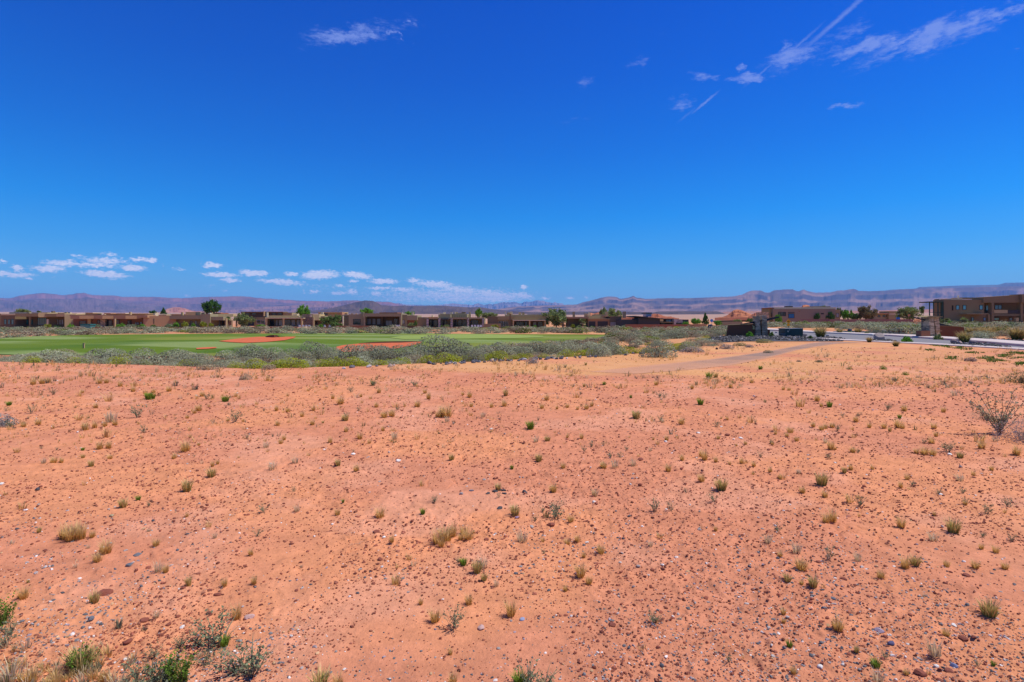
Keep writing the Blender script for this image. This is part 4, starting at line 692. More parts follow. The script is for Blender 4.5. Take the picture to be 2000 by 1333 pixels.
def tree(name, x0, x1, yt, yb, D_, kind, label, c1, c2, seed, group=None, cat='tree', squash=1, yfar=None):
    X = ((x0+x1)/2-1000)/F*D_; w = (x1-x0)/2*D_/F; zt = EYE-(yt-HZ)/F*D_; zb = float(tz(X, D_)); 
    if yb is not None: zb = max(zb, EYE-(yb-HZ)/F*D_)
    h = zt-zb; root = empty(name, (X, D_, zb)); tag(root, label, cat, group)
    if kind == 'palm':
        v, f, c = fan_palm(seed); cz = max(h-w*.95*1.05, .15*h)
        v = v-np.array((0, 0, .55)); v = v*np.array((w/.92, w/.92, w/.92)); v[:, 2] += h-w*.98
        mesh('crown', v, f, MV, root, col=c); tv, tf = tube([(0, 0, -.1), (0, 0, h*.4), (0, 0, max(h-w, .3))], [.28, .24, .2], 8); mesh('trunk', tv, tf, bark, root)
        return root
    v, f, c = crown_geo(kind, seed, c1, c2); v = v*np.array((w/.98, w/.98*squash, h/{'round': 1.0, 'paloverde': .98, 'conifer': 1.0, 'shrub': .92}[kind])); mesh('crown', v, f, MV, root, col=c)
    if kind == 'shrub': tv, tf = tube([(0, 0, -.1), (0, 0, h*.5)], [.06, .03]); mesh('stem', tv, tf, bark, root); return root
    ps = [tube([(0, 0, -.2), (.02*w, 0, h*.3), (0, 0, h*.75)], [.035*h, .028*h, .01*h])]
    r = np.random.RandomState(seed)
    if kind != 'conifer':
        for k in range(5):
            a = k*1.26+r.uniform(-.3, .3); ps.append(tube([(0, 0, h*.22), (math.cos(a)*w*.3, math.sin(a)*w*.3, h*.45), (math.cos(a)*w*.6, math.sin(a)*w*.6, h*.68)], [.02*h, .014*h, .005*h]))
    VV, FF, off = [], [], 0
    for a, b in ps: VV.append(a); FF.append(b+off); off += len(a)
    mesh('trunk', np.concatenate(VV), np.concatenate(FF), bark, root); return root
DG = ((.035, .09, .02), (.06, .14, .03)); BG = ((.07, .18, .02), (.13, .28, .03)); OG = ((.13, .17, .06), (.21, .25, .09)); YG = ((.2, .24, .02), (.3, .32, .04)); MGn = ((.07, .12, .03), (.12, .18, .05)); PG = ((.16, .2, .1), (.24, .28, .15))
BR = lambda c, k: tuple(tuple(v*k for v in q) for q in c)
DG, BG, OG, MGn, PG, YG = BR(DG, 1.35), BR(BG, 1.5), BR(OG, 1.35), BR(MGn, 1.4), BR(PG, 1.2), BR(YG, 1.15)
TR = [('palm_tree',63,89,600,616,200,'palm','fan palm rising behind the roof of the far left house',DG,1),('tree',30,58,603,616,215,'paloverde','low round olive tree behind the far left roof',OG,2),
('tree',291,306,606,616,230,'round','small dark tree beyond the roofs, left of a pointed one',DG,3),('conifer_tree',310,328,602,616,230,'conifer','small pointed evergreen beyond the pale roofs',DG,4),
('shade_tree',392,433,586,618,215,'round','big dark green round tree above the brown roofs',DG,5),('palm_tree',434,456,613,638,172,'palm','fan palm at the right end of a brown house',OG,6),('palm_tree',452,472,611,638,176,'palm','fan palm just left of a feathery desert tree',OG,7),
('palo_verde_tree',456,496,611,639,170,'paloverde','feathery desert tree hiding the gap between two brown houses',OG,8),('shade_tree',574,609,596,622,215,'round','bright green round tree rising behind a flat roof',BG,9),
('palo_verde_tree',625,672,614,638,172,'paloverde','feathery green tree before the two storey house',MGn,10),('shade_tree',698,730,602,616,215,'round','green tree top behind the framed porch house',BG,11),
('tree',790,812,608,618,215,'round','small leafy tree top beyond the right end of the framed porch',BG,12),('cypress_tree',926,942,602,622,215,'round','narrow bright green tree beyond the stone column house',BG,13),('tree',936,975,609,624,220,'paloverde','pale olive tree behind the low end of a house',OG,14),
('palo_verde_tree',1055,1118,604,640,168,'paloverde','largest feathery desert tree, between two tan houses',OG,15),('palm_tree',1085,1114,614,640,158,'palm','full fan palm against the feathery desert tree',OG,16),('palm_tree',1123,1153,614,640,158,'palm','full fan palm left of the dark garage doors',OG,17),
('tree',1172,1218,602,632,205,'paloverde','olive tree rising behind the twin garage house',OG,18),('tree',1168,1190,601,625,210,'round','green tree top left of the olive tree behind the garage house',OG,19),
('pine_tree',1366,1389,613,636,150,'conifer','dark pointed pine beside the light blue sign',DG,20),('tree',1346,1370,622,636,160,'round','low round green tree left of the dark pine',BG,21),('tree',1393,1412,626,637,150,'round','low bright green bush tree right of the light blue sign',BG,22),
('tree',1512,1528,614,634,150,'round','narrow green tree in front of the purple grey house',BG,23),('tree',1586,1602,611,628,165,'round','dark green tree against the purple grey wall, left of a slot window',DG,24),('tree',1612,1630,610,628,165,'round','dark green tree against the purple grey wall, right of a slot window',DG,25),
('tree',1630,1648,601,624,175,'round','green tree at the corner of the purple grey house',MGn,26),('tree',1643,1668,604,627,170,'round','bright green tree behind the brown board fence',BG,27),('tree',1660,1686,612,627,168,'round','low green shrub tree behind the fence',MGn,28),('tree',1672,1712,597,627,165,'paloverde','brownish olive tree spreading above the fence',((.17,.15,.07),(.25,.2,.1)),29),
('palo_verde_tree',1750,1800,598,626,160,'paloverde','feathery green tree behind the end of the fence',OG,30),('tree',1795,1806,597,614,160,'paloverde','thin feathery sapling left of the green pergola',MGn,31),('palm_tree',1838,1862,615,634,100,'palm','yellowing fan palm right of the stone entrance pillars',YG,32),('palm_tree',1868,1896,613,634,104,'palm','yellowing fan palm before the two storey house',YG,33),('tree',1835,1846,620,636,99,'shrub','olive shrub behind the right stone pillar',OG,34),('tree',1848,1858,629,637,98,'shrub','small lime green shrub behind the right entrance wall',YG,35)]
for (nm, a, b, yt, yb, D_, kd, lb, cl, sd_) in TR: tree(nm, a, b, yt, yb, D_, kd, lb, cl[0], cl[1], sd_)
SH = [(86,99,631,640,YG,'yellow green garden shrub left of the dark porch'),(105,117,635,640,DG,'low dark green garden shrub under the porch'),(130,147,631,641,BG,'bright green garden shrub between the two leftmost houses'),(184,197,633,641,PG,'pale rounded garden shrub before the maroon house'),(228,246,630,641,BG,'tall bright green garden shrub in the middle of the maroon house'),(257,268,632,639,PG,'pale rounded garden shrub right of a tall bright one'),(269,285,633,639,BG,'flat clipped green shrub before the maroon house'),(292,306,634,640,MGn,'green shrub before the plain brown wall'),(322,342,631,640,PG,'wide pale shrub on the low retaining wall'),(338,350,629,638,BG,'green shrub at the left corner of the long brown house'),(354,368,627,638,YG,'round yellow green shrub before the long brown house'),(373,382,631,638,BG,'small green shrub between two yellow ones'),(388,405,626,638,YG,'largest yellow green shrub before the long brown house'),(407,418,630,638,YG,'round yellow green shrub by the dark porch of the brown house'),(500,520,633,638,BG,'flat clipped hedge under the two pane window'),(621,632,633,639,BG,'small green shrub by the dark stone wing'),(640,672,628,638,MGn,'bushy green shrub under the feathery tree'),(795,812,630,637,OG,'olive shrub at the grey wing'),(807,816,625,636,MGn,'pointed green shrub at the grey wing'),(866,879,634,639,OG,'olive shrub between the stone columns'),(860,864,635,639,BG,'tiny bright shrub by a stone column'),(958,974,633,640,YG,'yellow green shrub before the low wall'),(1027,1033,635,640,BG,'small bright shrub by the porch post'),(1040,1049,635,640,BG,'small bright shrub under the white edged porch'),(1112,1124,632,640,YG,'yellowing shrub between the two fan palms'),(1122,1150,633,641,OG,'olive shrub under the right hand fan palm'),(1150,1164,636,641,MGn,'flat green shrub before the first garage door'),(1335,1352,632,640,PG,'pale shrub at the end of the rust red wall')]
for i, (a, b, yt, yb, cl, lb) in enumerate(SH): tree('garden_shrub', a, b, yt, yb, 160, 'shrub', lb, cl[0], cl[1], 60+i, cat='shrub', group='clipped garden shrubs before the houses')
# landscaping near the entrance
LAND = [(1456,1473,647,659,BG,'bright green shrub before the left entrance wall'),(1500,1514,647,658,MGn,'round green shrub right of the left stone pillars'),(1400,1413,643,651,MGn,'round green shrub before the road, left of the entrance wall'),(1414,1424,648,656,MGn,'small green shrub at the left end of the entrance wall'),(1761,1781,654,670,BG,'leafy green shrub on the near kerb'),(1822,1842,651,664,OG,'clipped olive shrub before the right stone pillar'),(1781,1795,648,655,MGn,'small green shrub left of the right entrance wall'),(1655,1666,647,652,BG,'small green shrub on the far lava bed'),(1686,1698,648,654,OG,'small olive shrub at the far kerb'),(1360,1370,645,649,MGn,'dark green shrub left of the pale path'),(1372,1382,642,648,MGn,'dark green shrub right of the pale path'),(1577,1588,655,662,MGn,'thin dark green yucca like shrub before the green utility box'),(1600,1630,626,641,OG,'big olive bush beyond the road near the board fence'),(1580,1602,628,640,MGn,'green bush beyond the road left of a big olive one')]
for i, (a, b, yt, yb, cl, lb) in enumerate(LAND):
    D_ = ground((a+b)/2, yb)[1] if i < 12 else 105; tree('landscape_shrub', a, b, yt, yb, D_, 'shrub', lb, cl[0], cl[1], 160+i, cat='shrub')
GT = [(1602,659,24,'fountain grass clump on the near lava island beside the utility box'),(1883,670,26,'fountain grass clump between the rocks on the near kerb'),(1640,652,12,'small fountain grass on the far lava bed'),(1676,652,13,'fountain grass clump at the middle of the far lava bed'),(1712,650,12,'fountain grass behind the pale boulder'),(1898,656,20,'fountain grass clump right of the right entrance wall'),(1930,659,24,'large fountain grass clump on the gravel strip'),(1950,655,20,'fountain grass clump behind a larger one'),(1986,664,30,'widest fountain grass clump at the right edge'),(1750,677,13,'dry yellow grass clump before the near kerb'),(1698,669,12,'thin dark spiky clump on the near kerb')]
for i, (x, y, hp, lb) in enumerate(GT):
    X, Y, Z = ground(x, y); h = hp*Y/F; v, f, c = join([tri_blades(260, 1, .2, .75, .02, (.16, .15, .04), (.55, .38, .16), 900+i), tri_blades(120, .75, .25, .9, .02, (.12, .16, .03), (.4, .36, .12), 950+i)])
    me = mesh('tuft', v, f, MG, col=c, link=False); tag(inst(me, 'fountain_grass', (X, Y, Z), i, (h*1.05, h*1.05, h)), lb, 'ornamental grass')
for i, (x, y, hw, hh, c, lb) in enumerate([(1717,664,11,9,(.36,.29,.26),'big pale brown boulder on the near kerb'),(1727,651,6,5,(.25,.2,.2),'dark boulder behind the big pale one'),(1863,671,6,5,(.25,.18,.17),'brown boulder left of the fountain grass on the near kerb'),(1874,672,7,4,(.33,.24,.22),'flat brown boulder just left of the fountain grass'),(1899,673,6,5,(.2,.15,.16),'dark boulder right of the fountain grass on the near kerb'),(1569,657,8,4,(.3,.24,.24),'grey boulder beside the green utility box'),(1642,648,4,4,(.28,.27,.3),'grey boulder on the far lava bed'),(1660,648,5,4,(.08,.08,.1),'black boulder on the far lava bed'),(1702,656,6,3,(.6,.58,.58),'whitish boulder at the far kerb'),(1756,650,5,4,(.75,.68,.66),'white boulder beyond the far kerb'),(1739,651,4,2.5,(.1,.1,.13),'black boulder left of the white one'),(1591,667,3,2,(.75,.6,.42),'small cream stone at the edge of the lava gravel'),(1616,657,4,2.5,(.28,.27,.3),'small grey boulder right of the near island grass'),(1516,651,3,2,(.3,.28,.3),'small grey rock by the road left of the utility box'),(1594,648,5,3,(.25,.19,.17),'brown boulder beyond the far kerb'),(1400,683,3,3,(.08,.05,.05),'dark stump like rock above the dried bushes')]):
    X, Y, Z = ground(x, y); s = hw*Y/F; tag(inst(stone_mesh(700+i, c, .75), 'boulder', (X, Y, Z+hh*.75*Y/F*.8), i*1.3, (s, s, hh*Y/F*1.25)), lb, 'boulder')

# ------------------------------------------------------------------ buildings
def boxv(x0, x1, y0, y1, z0, z1, sk=(0, 0), cut=0):
    return [(x0, y0+sk[0], z0), (x1, y0+sk[1], z0), (x1, y1, z0), (x0, y1, z0), (x0, y0+sk[0], z1), (x1, y0+sk[1], z1+cut), (x1, y1, z1+cut), (x0, y1, z1)]
BF = [(0, 1, 5, 4), (1, 2, 6, 5), (2, 3, 7, 6), (3, 0, 4, 7), (4, 5, 6, 7), (3, 2, 1, 0)]
class House:
    def __init__(s, name, x, D_, label, cat='house'):
        s.D = D_; s.X = (x-1000)/F*D_; s.z = float(tz(s.X, D_)); s.root = empty(name, (s.X, D_, s.z)); tag(s.root, label, cat)
    def ext(s, x0, x1, y0, y1, off):
        d = s.D+off; zt = EYE-(y0-HZ)/F*d; zb = -.35+s.z if y1 is None else EYE-(y1-HZ)/F*d
        return (x0-1000)/F*d-s.X, (x1-1000)/F*d-s.X, off, zb-s.z, zt-s.z
    def box(s, part, x0, x1, y0, y1, off, dep, m, sk=(0, 0), cut=0, parent=None):
        dep = min(dep, 3.2 if s.D < 140 and x0 > 1800 else 5 if abs(x0-1000) > 450 else 8)
        a, b, y, zb, zt = s.ext(x0, x1, y0, y1, off); return mesh(part, boxv(a, b, y, y+dep, zb, zt, sk, cut), BF, m, parent or s.root)
    def win(s, x0, x1, y0, y1, off, m, fm=None, bars=0, part='window'):
        a, b, y, zb, zt = s.ext(x0, x1, y0, y1, off); t = min(.10, (b-a)*.12); V = []; Fq = []
        rs = [(a, b, zb, zb+t), (a, b, zt-t, zt), (a, a+t, zb+t, zt-t), (b-t, b, zb+t, zt-t)]
        for k in range(bars): q = a+(b-a)*(k+1)/(bars+1); rs.append((q-t*.4, q+t*.4, zb+t, zt-t))
        for (p, q, r, w) in rs:
            o = len(V); V += boxv(p, q, y-.07, y+.02, r, w); Fq += [[o+i for i in f] for f in BF]
        fr = mesh(part, V, Fq, fm or M_frame, s.root); mesh('pane', boxv(a+t*.5, b-t*.5, y-.035, y+.02, zb+t*.5, zt-t*.5), BF, m, fr); return fr
def stucco(n, c, v=.08): return material(n, c, var=v, scale=.35, bump=.01, bscale=18, rough=.95, spec=.1)
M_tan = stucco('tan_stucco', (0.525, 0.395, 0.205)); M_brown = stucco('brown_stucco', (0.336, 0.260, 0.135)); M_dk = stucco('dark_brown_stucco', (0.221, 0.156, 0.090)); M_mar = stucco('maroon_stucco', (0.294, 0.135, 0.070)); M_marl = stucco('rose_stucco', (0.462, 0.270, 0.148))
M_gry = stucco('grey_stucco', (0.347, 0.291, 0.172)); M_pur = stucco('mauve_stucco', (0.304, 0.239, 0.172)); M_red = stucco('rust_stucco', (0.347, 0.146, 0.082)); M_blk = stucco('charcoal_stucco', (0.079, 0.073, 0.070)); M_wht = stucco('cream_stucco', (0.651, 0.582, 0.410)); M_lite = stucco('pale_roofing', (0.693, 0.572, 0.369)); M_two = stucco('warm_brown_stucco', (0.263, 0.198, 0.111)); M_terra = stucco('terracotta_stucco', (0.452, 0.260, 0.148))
M_frame = material('bronze_frame', (.05, .04, .035), var=.1, rough=.5); M_wframe = material('light_frame', (.5, .48, .45), var=.1)
M_dark = material('dark_opening', (.03, .025, .025), var=.2); M_met = material('dark_steel', (.012, .014, .022), var=.2, rough=.5, spec=.4); M_greens = material('green_steel', (.03, .07, .05), var=.2, rough=.6)
def glassm(n, c, r=.12): return material(n, c, rough=r, var=.25, scale=.6, spec=.9)
G_teal = glassm('teal_glass', (.04, .2, .2)); G_blue = glassm('blue_glass', (.03, .17, .36)); G_dk = glassm('dark_glass', (.02, .025, .03)); G_cur = glassm('curtained_glass', (.3, .3, .3), .3); G_cyan = glassm('cyan_glass', (.06, .34, .42))
def stack_stone(n, c):
    m = bpy.data.materials.new(n); m.use_nodes = True; t = m.node_tree; b = t.nodes['Principled BSDF']; b.inputs['Roughness'].default_value = .9
    co = t.nodes.new('ShaderNodeTexCoord'); vec = VM('MULTIPLY', co.outputs['Object'], (2.2, 2.2, 9), t); v = t.nodes.new('ShaderNodeTexVoronoi'); v.inputs['Scale'].default_value = 1; t.links.new(vec, v.inputs['Vector'])
    r = t.nodes.new('ShaderNodeValToRGB'); r.color_ramp.elements[0].color = (*[q*.45 for q in c], 1); r.color_ramp.elements[1].color = (*[q*1.5 for q in c], 1)
    s = t.nodes.new('ShaderNodeSeparateColor'); t.links.new(v.outputs['Color'], s.inputs[0]); t.links.new(s.outputs[0], r.inputs[0]); t.links.new(r.outputs[0], b.inputs['Base Color'])
    bp = t.nodes.new('ShaderNodeBump'); bp.inputs['Distance'].default_value = .08; t.links.new(s.outputs[1], bp.inputs['Height']); t.links.new(bp.outputs[0], b.inputs['Normal']); return m
M_stone = stack_stone('stacked_stone', (.48, .35, .22)); M_stoned = stack_stone('dark_stacked_stone', (.24, .18, .13)); M_stonel = stack_stone('pale_stacked_stone', (.42, .37, .34))
# A
h = House('house', 65, 172, 'far left brown flat roofed house with teal windows and a dark porch')
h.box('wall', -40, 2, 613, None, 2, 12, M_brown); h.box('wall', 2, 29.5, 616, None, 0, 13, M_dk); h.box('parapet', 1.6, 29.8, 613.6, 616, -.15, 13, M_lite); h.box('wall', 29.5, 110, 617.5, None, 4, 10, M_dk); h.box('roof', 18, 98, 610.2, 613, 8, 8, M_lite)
h.box('fascia', 29.8, 74.5, 612.5, 618.8, -1, 7, M_brown); h.box('fascia', 88, 110, 613, 619, -1, 7, M_brown); h.box('chimney', 75, 87.5, 611, 620, -1.6, 8, M_tan, sk=(0, .9)); h.box('wall', 126, 142, 614, None, -1, 12, M_tan, sk=(0, 1.2)); h.box('wall', 110, 126, 612.6, 619, -1, 12, M_tan); h.box('wall', 110, 126, 619, None, 4, 4, M_dk)
h.box('roof', 97, 115, 611, 613, 6, 5, M_dk); h.box('chimney', 100, 103, 608.2, 611, 7, 1, M_dk); h.box('column', 91, 93.3, 624, None, -.6, .5, M_wht); h.box('column', 57, 58.4, 619, None, -.6, .5, M_brown)
for a, b in ((8, 13), (15.3, 20.2), (22, 27.3)): h.win(a, b, 624, 634.5, 0, G_teal)
for a, b, m in ((31.5, 36, G_blue), (40, 47, G_blue), (48.5, 56, G_teal), (59, 64.5, G_teal), (111, 115, G_dk), (116, 119, G_cur), (120, 124, G_cur)): h.win(a, b, 624.5, 634.5, 4, m)
h.win(73.5, 91, 621, 635.5, 4, G_teal, bars=3, part='glass_door'); h.box('guard_rail', -40, 60, 636.5, 637.2, -3, .08, M_met)
# B
h = House('house', 220, 168, 'long maroon house with a stepped red and rose fascia and a deep dark porch')
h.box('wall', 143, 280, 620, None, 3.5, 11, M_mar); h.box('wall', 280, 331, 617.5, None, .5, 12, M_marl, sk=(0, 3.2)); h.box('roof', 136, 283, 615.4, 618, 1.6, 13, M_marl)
fx = [(137, 155, -.2, .0), (155, 184, 0, -2.4), (184, 200, -.4, .0), (200, 221, 0, -2.2), (221, 245, -.4, .0), (245, 267, 0, -2.4)]
for a, b, s0, s1 in fx: h.box('fascia', a, b, 617, 623.3, 0, 4, M_marl, sk=(.0, 2.2) if s1 < -1 else (.1, .1))
h.box('fascia', 267, 288, 616, 621, .2, 4, M_marl); h.box('column', 222.5, 225, 623, None, -.3, .5, M_tan); h.box('wall', 171, 177, 623, None, 2.9, .5, M_tan); h.box('wall', 195.5, 205.5, 623, None, 2.6, .7, M_stone)
h.box('opening', 299, 301.5, 622.6, 633, .45, .2, M_dk)
for a, b, y0, y1, m in ((155, 168, 627, 636, G_dk), (172, 177, 627, 634, G_dk), (190, 195, 626, 632, G_dk), (207, 219, 626, 640, G_dk), (226, 233, 625, 636, G_dk), (249, 257, 626, 639, G_dk), (264, 267, 630, 635, G_cur), (268, 271, 630, 635, G_cur), (274, 277, 629, 634, G_cur)): h.win(a, b, y0, y1, 3.4 if y1 != 632 else 3.4, m)
# C
h = House('house', 390, 170, 'long grey brown house with yellow green shrubs and a dark porch at its right')
h.box('wall', 335, 392, 622, None, 3, 11, M_brown); h.box('fascia', 331, 392, 616.5, 623.8, 0, 6, M_gry, cut=.1); h.box('wall', 392, 410.5, 613.8, None, -.4, 9, M_gry); h.box('fascia', 410.5, 436, 619, 626, 0, 5, M_gry); h.box('roof', 411, 446, 613.6, 619, 3.2, 10, M_tan, sk=(0, 3))
h.box('wall', 410.5, 442, 626, None, 5, 4, M_dk); h.box('column', 440, 442.3, 622, None, 0, .6, M_tan); h.box('chimney', 362.5, 383, 609.5, 616, 7, 3, M_terra, sk=(0, 1.6)); h.box('roof', 383, 431, 611.3, 614, 8, 6, M_red); h.box('skylight', 406.5, 410, 611.8, 614, 1, 1, M_wht)
for a, b, m in ((415, 420, G_dk), (421, 424.5, G_dk), (426, 431, G_cur), (433, 438, G_dk)): h.win(a, b, 627, 636.5, 5, m)
h.win(371, 377, 627, 635, 3, G_dk); h.win(381, 384.5, 627, 634, 3, G_cur)
# D
h = House('house', 560, 172, 'tan house with pale slab edge, three square columns and a dark stone tower')
h.box('wall', 496.5, 518, 620, None, .5, 12, M_brown); h.box('wall', 518, 592, 622, None, 4, 10, M_brown); h.box('roof', 524, 592, 616.6, 621.2, 1.5, 10, M_tan); h.box('fascia', 519, 592.5, 621.2, 622.6, -.6, 5, M_lite)
for a in (518.2, 552, 587.4): h.box('column', a, a+3.1, 622.6, None, -.4, .5, M_tan)
h.box('wall', 590.5, 611, 614, None, 1, 6, M_stoned); h.box('wall', 611, 621.5, 614.2, 626, .2, 6, M_tan, sk=(0, .8)); h.box('column', 610.5, 613, 620, None, 0, .5, M_tan); h.box('wall', 613, 641, 621, None, 3, 8, M_dk); h.box('parapet', 613, 634, 618, 621, 2.4, 6, M_tan); h.box('wall', 640, 650, 628.5, None, .4, .4, M_tan)
h.win(501.5, 517.6, 625.5, 633.5, .5, G_dk, M_wframe, 1)
for a, b, m in ((524, 536, G_dk), (538, 543, G_cur), (544, 552, G_cur), (556, 568, G_dk), (569, 577, G_cur), (579, 586, G_cur)): h.win(a, b, 624.6, 637, 4, m)
h.box('skylight', 573, 580, 614.4, 616.8, 4, 2, M_lite); h.box('vent', 583, 585, 617.4, 619, .9, .3, M_wht); h.box('lamp', 605, 609, 615.8, 619.8, .7, .3, M_wht); h.win(617, 621, 628, 634, 3, G_dk)
# back house long dark
h = House('house', 512, 225, 'long dark blue grey roofline of a house behind the tan one')
h.box('wall', 471, 553, 610.2, None, 2, 10, M_blk); h.box('roof', 470, 553, 609.2, 610.8, 0, 12, M_dk); h.box('chimney', 514, 516, 608.6, 618, -.5, 1, M_tan); h.box('wall', 553, 570, 611, None, 2, 8, M_gry)
for a in (480, 492, 519, 531, 543): h.win(a, a+8, 611.6, 615.4, 2, G_dk)
# E
h = House('house', 645, 205, 'two storey grey brown house behind a feathery green tree')
h.box('wall', 622, 667, 611.4, None, 1, 12, M_gry); h.box('roof', 621, 668, 610, 611.6, 0, 13, M_tan); h.box('wall', 665, 668.3, 610.2, 616, -.5, 3, M_terra); h.win(630, 640, 612.2, 615.8, 1, G_dk)
# F
h = House('house', 738, 170, 'brown grey house with a big square framed porch and three tall windows')
h.box('wall', 681, 709.5, 614, None, .5, 13, M_gry); h.box('wall', 668, 681, 616.5, None, 3, 8, M_gry); h.box('roof', 669, 681, 614.8, 616.5, 2.4, 8, M_lite); h.box('column', 668.2, 670.6, 617, None, 0, .5, M_wht)
h.box('fascia', 710, 784, 612.6, 618.6, -1.2, 7, M_gry); h.box('column', 710, 713, 618.6, None, -1.2, .9, M_gry); h.box('column', 780.5, 784, 618.6, None, -1.2, 6, M_gry); h.box('wall', 713, 780.5, 618.6, None, 5, 6, M_dk); h.box('wall', 745, 747, 618.6, None, 3, 2, M_dk)
h.box('roof', 741, 776, 610.6, 612.6, 5, 6, M_mar); h.box('wall', 784, 795, 615, None, 0, 10, M_gry)
h.win(689.4, 704.4, 623.8, 634.5, .5, G_dk); h.win(784.8, 790.5, 625, 633.4, 0, G_cur)
for a, b in ((716.6, 725), (727, 734), (736, 743.6)): h.win(a, b, 622.4, 634.6, 5, G_cur)
h.win(753, 766, 626, 636, 5, G_cur, bars=1, part='glass_door'); h.win(769, 777, 622.5, 636, 5, G_dk)
# G
h = House('house', 880, 168, 'grey modern house with pale stone columns and a flat slab porch roof')
h.box('wall', 794.5, 815, 616.5, 625.8, 1, 10, M_gry); h.box('wall', 794.5, 815, 625.8, None, 2.5, 8, M_mar); h.box('wall', 815, 834, 620, None, 2, 9, M_brown); h.box('wall', 834, 946, 623.6, None, 5, 9, M_gry); h.box('fascia', 831, 946, 620.3, 623.6, -.4, 7, M_gry); h.box('roof', 836, 856, 619.4, 620.3, -.8, 5, M_lite)
h.box('wall', 856, 880, 614.5, 621.8, .6, 8, M_gry); h.box('wall', 860, 912, 613.6, 620.2, 3, 8, M_gry); h.box('chimney', 887, 908, 612.2, 616, 6, 3, M_gry); h.box('chimney_cap', 901.5, 909.5, 610, 612.4, 7, 1.5, M_dk); h.box('skylight', 857, 867, 612.6, 613.8, 4, 3, M_lite); h.box('chimney', 842, 846, 616.6, 619.6, 3, 1, M_lite)
for a in (833, 856, 880, 912, 941.5): h.box('column', a, a+4, 622.4, None, -.5, .7, M_stonel)
for a, b, m in ((838.6, 855, G_dk), (861, 866.5, G_dk), (867, 872.5, G_dk), (885, 893, G_dk), (894, 902, G_dk), (903, 911, G_dk), (919, 934, G_dk)): h.win(a, b, 625.2, 638, 5, m)
h.box('awning', 861, 876, 622.4, 625, -1.2, 2.5, M_blk)
V = []; Fq = []
for k in range(14):
    a, b, y, zb, zt = h.ext(884+k*4.4, 884.4+k*4.4, 615.8, 620.3, -.3); o = len(V); V += boxv(a, b, y, y+.05, zb, zt); Fq += [[o+i for i in f] for f in BF]
mesh('roof_rail', V, Fq, M_frame, h.root)
# H
h = House('house', 1015, 168, 'wide plain tan brown house with a thin white porch edge')
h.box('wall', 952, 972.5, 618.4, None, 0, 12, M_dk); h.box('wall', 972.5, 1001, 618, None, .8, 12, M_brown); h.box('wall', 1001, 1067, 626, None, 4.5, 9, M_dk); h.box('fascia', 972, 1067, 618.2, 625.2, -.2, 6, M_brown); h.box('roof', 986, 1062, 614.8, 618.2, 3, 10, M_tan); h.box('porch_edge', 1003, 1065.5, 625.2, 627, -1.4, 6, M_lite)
for a in (1001.3, 1033.2, 1063.5): h.box('column', a, a+2.6, 627, None, -1, .5, M_tan)
h.box('chimney', 995, 998, 613.5, 638, -.3, 1, M_dk); h.win(974, 992.5, 627, 638, .8, G_dk, M_wframe, 3)
for a, b, m in ((1008, 1023, G_dk), (1024.5, 1031, G_dk), (1041, 1048, G_cur), (1050, 1060, G_dk)): h.win(a, b, 628.4, 638.6, 4.5, m)
h.box('vent', 985.6, 987.8, 609.5, 614.8, 5, .4, M_wht); h.box('vent', 994.5, 996.5, 612.4, 615, 5, .4, M_tan)
# I
h = House('house', 1165, 160, 'terracotta tan house with two dark garage doors')
h.box('wall', 1110, 1150, 622, None, 4, 9, M_dk); h.box('fascia', 1110, 1150, 619.3, 622.6, 0, 6, M_terra); h.box('wall', 1149, 1190.5, 623, None, .6, 9, M_terra); h.box('fascia', 1148.6, 1191, 622.4, 624, 0, 8, M_tan); h.box('roof', 1148, 1178, 616.6, 622.4, 3, 8, M_tan); h.box('roof', 1162, 1184, 614.6, 617, 6, 6, M_gry); h.box('wall', 1176, 1184, 616.6, 622.4, 2.6, 5, M_terra)
h.box('wall', 1191, 1213.5, 619.2, None, 0, 10, M_dk); h.box('parapet', 1184, 1213.8, 618.4, 619.3, -.1, 10, M_terra)
h.box('garage_door', 1150.5, 1163, 628.3, 639.5, .5, .15, M_blk); h.box('garage_door', 1167.2, 1187, 628.3, 639.5, .5, .15, M_blk); h.win(1192.4, 1209.4, 630, 638.6, 0, G_cur, M_wframe, 4)
# J modern
h = House('modern_house', 1285, 150, 'black wedge roofed modern house behind a rust red wall')
a0, a1, y_, zb_, zt_ = h.ext(1241.5, 1312, 617.2, 619.2, -1); dz = (624.2-617.2)/F*149
V = [(a0, y_, zb_), (a1, y_, zb_-dz*.86), (a1, y_+12, zb_-dz*.86), (a0, y_+12, zb_), (a0, y_, zt_), (a1, y_, zt_-dz), (a1, y_+12, zt_-dz), (a0, y_+12, zt_)]; mesh('roof', V, BF, M_blk, h.root)
h.box('wall', 1251, 1266, 618.6, None, 2, 8, M_blk); h.box('tower', 1262.5, 1272.5, 611.8, 619, 3, 4, G_blue); h.box('roof', 1261, 1273.3, 610.9, 612.6, 2.6, 5, M_blk); h.box('wall', 1213.5, 1247, 624.5, None, 1, 8, M_blk); h.box('wall', 1247, 1289, 622, None, 0, 8, M_blk); h.box('wall', 1289, 1295.5, 622, 628, .2, 6, M_wht); h.box('wall', 1295.5, 1316, 622.6, None, 2, 6, M_blk)
h.win(1300, 1311.5, 623, 629.3, 2, G_blue, bars=1); h.box('wall', 1289, 1316, 629, 630.4, .2, 3, M_gry); h.win(1291, 1300, 630.6, 633.6, 2, G_dk); h.box('wall', 1316.5, 1333.5, 624, None, 0, 6, M_stonel); h.win(1320.5, 1331, 631, 633.8, 0, G_dk); h.box('wall', 1333.5, 1345, 624.5, None, .6, 6, M_blk)
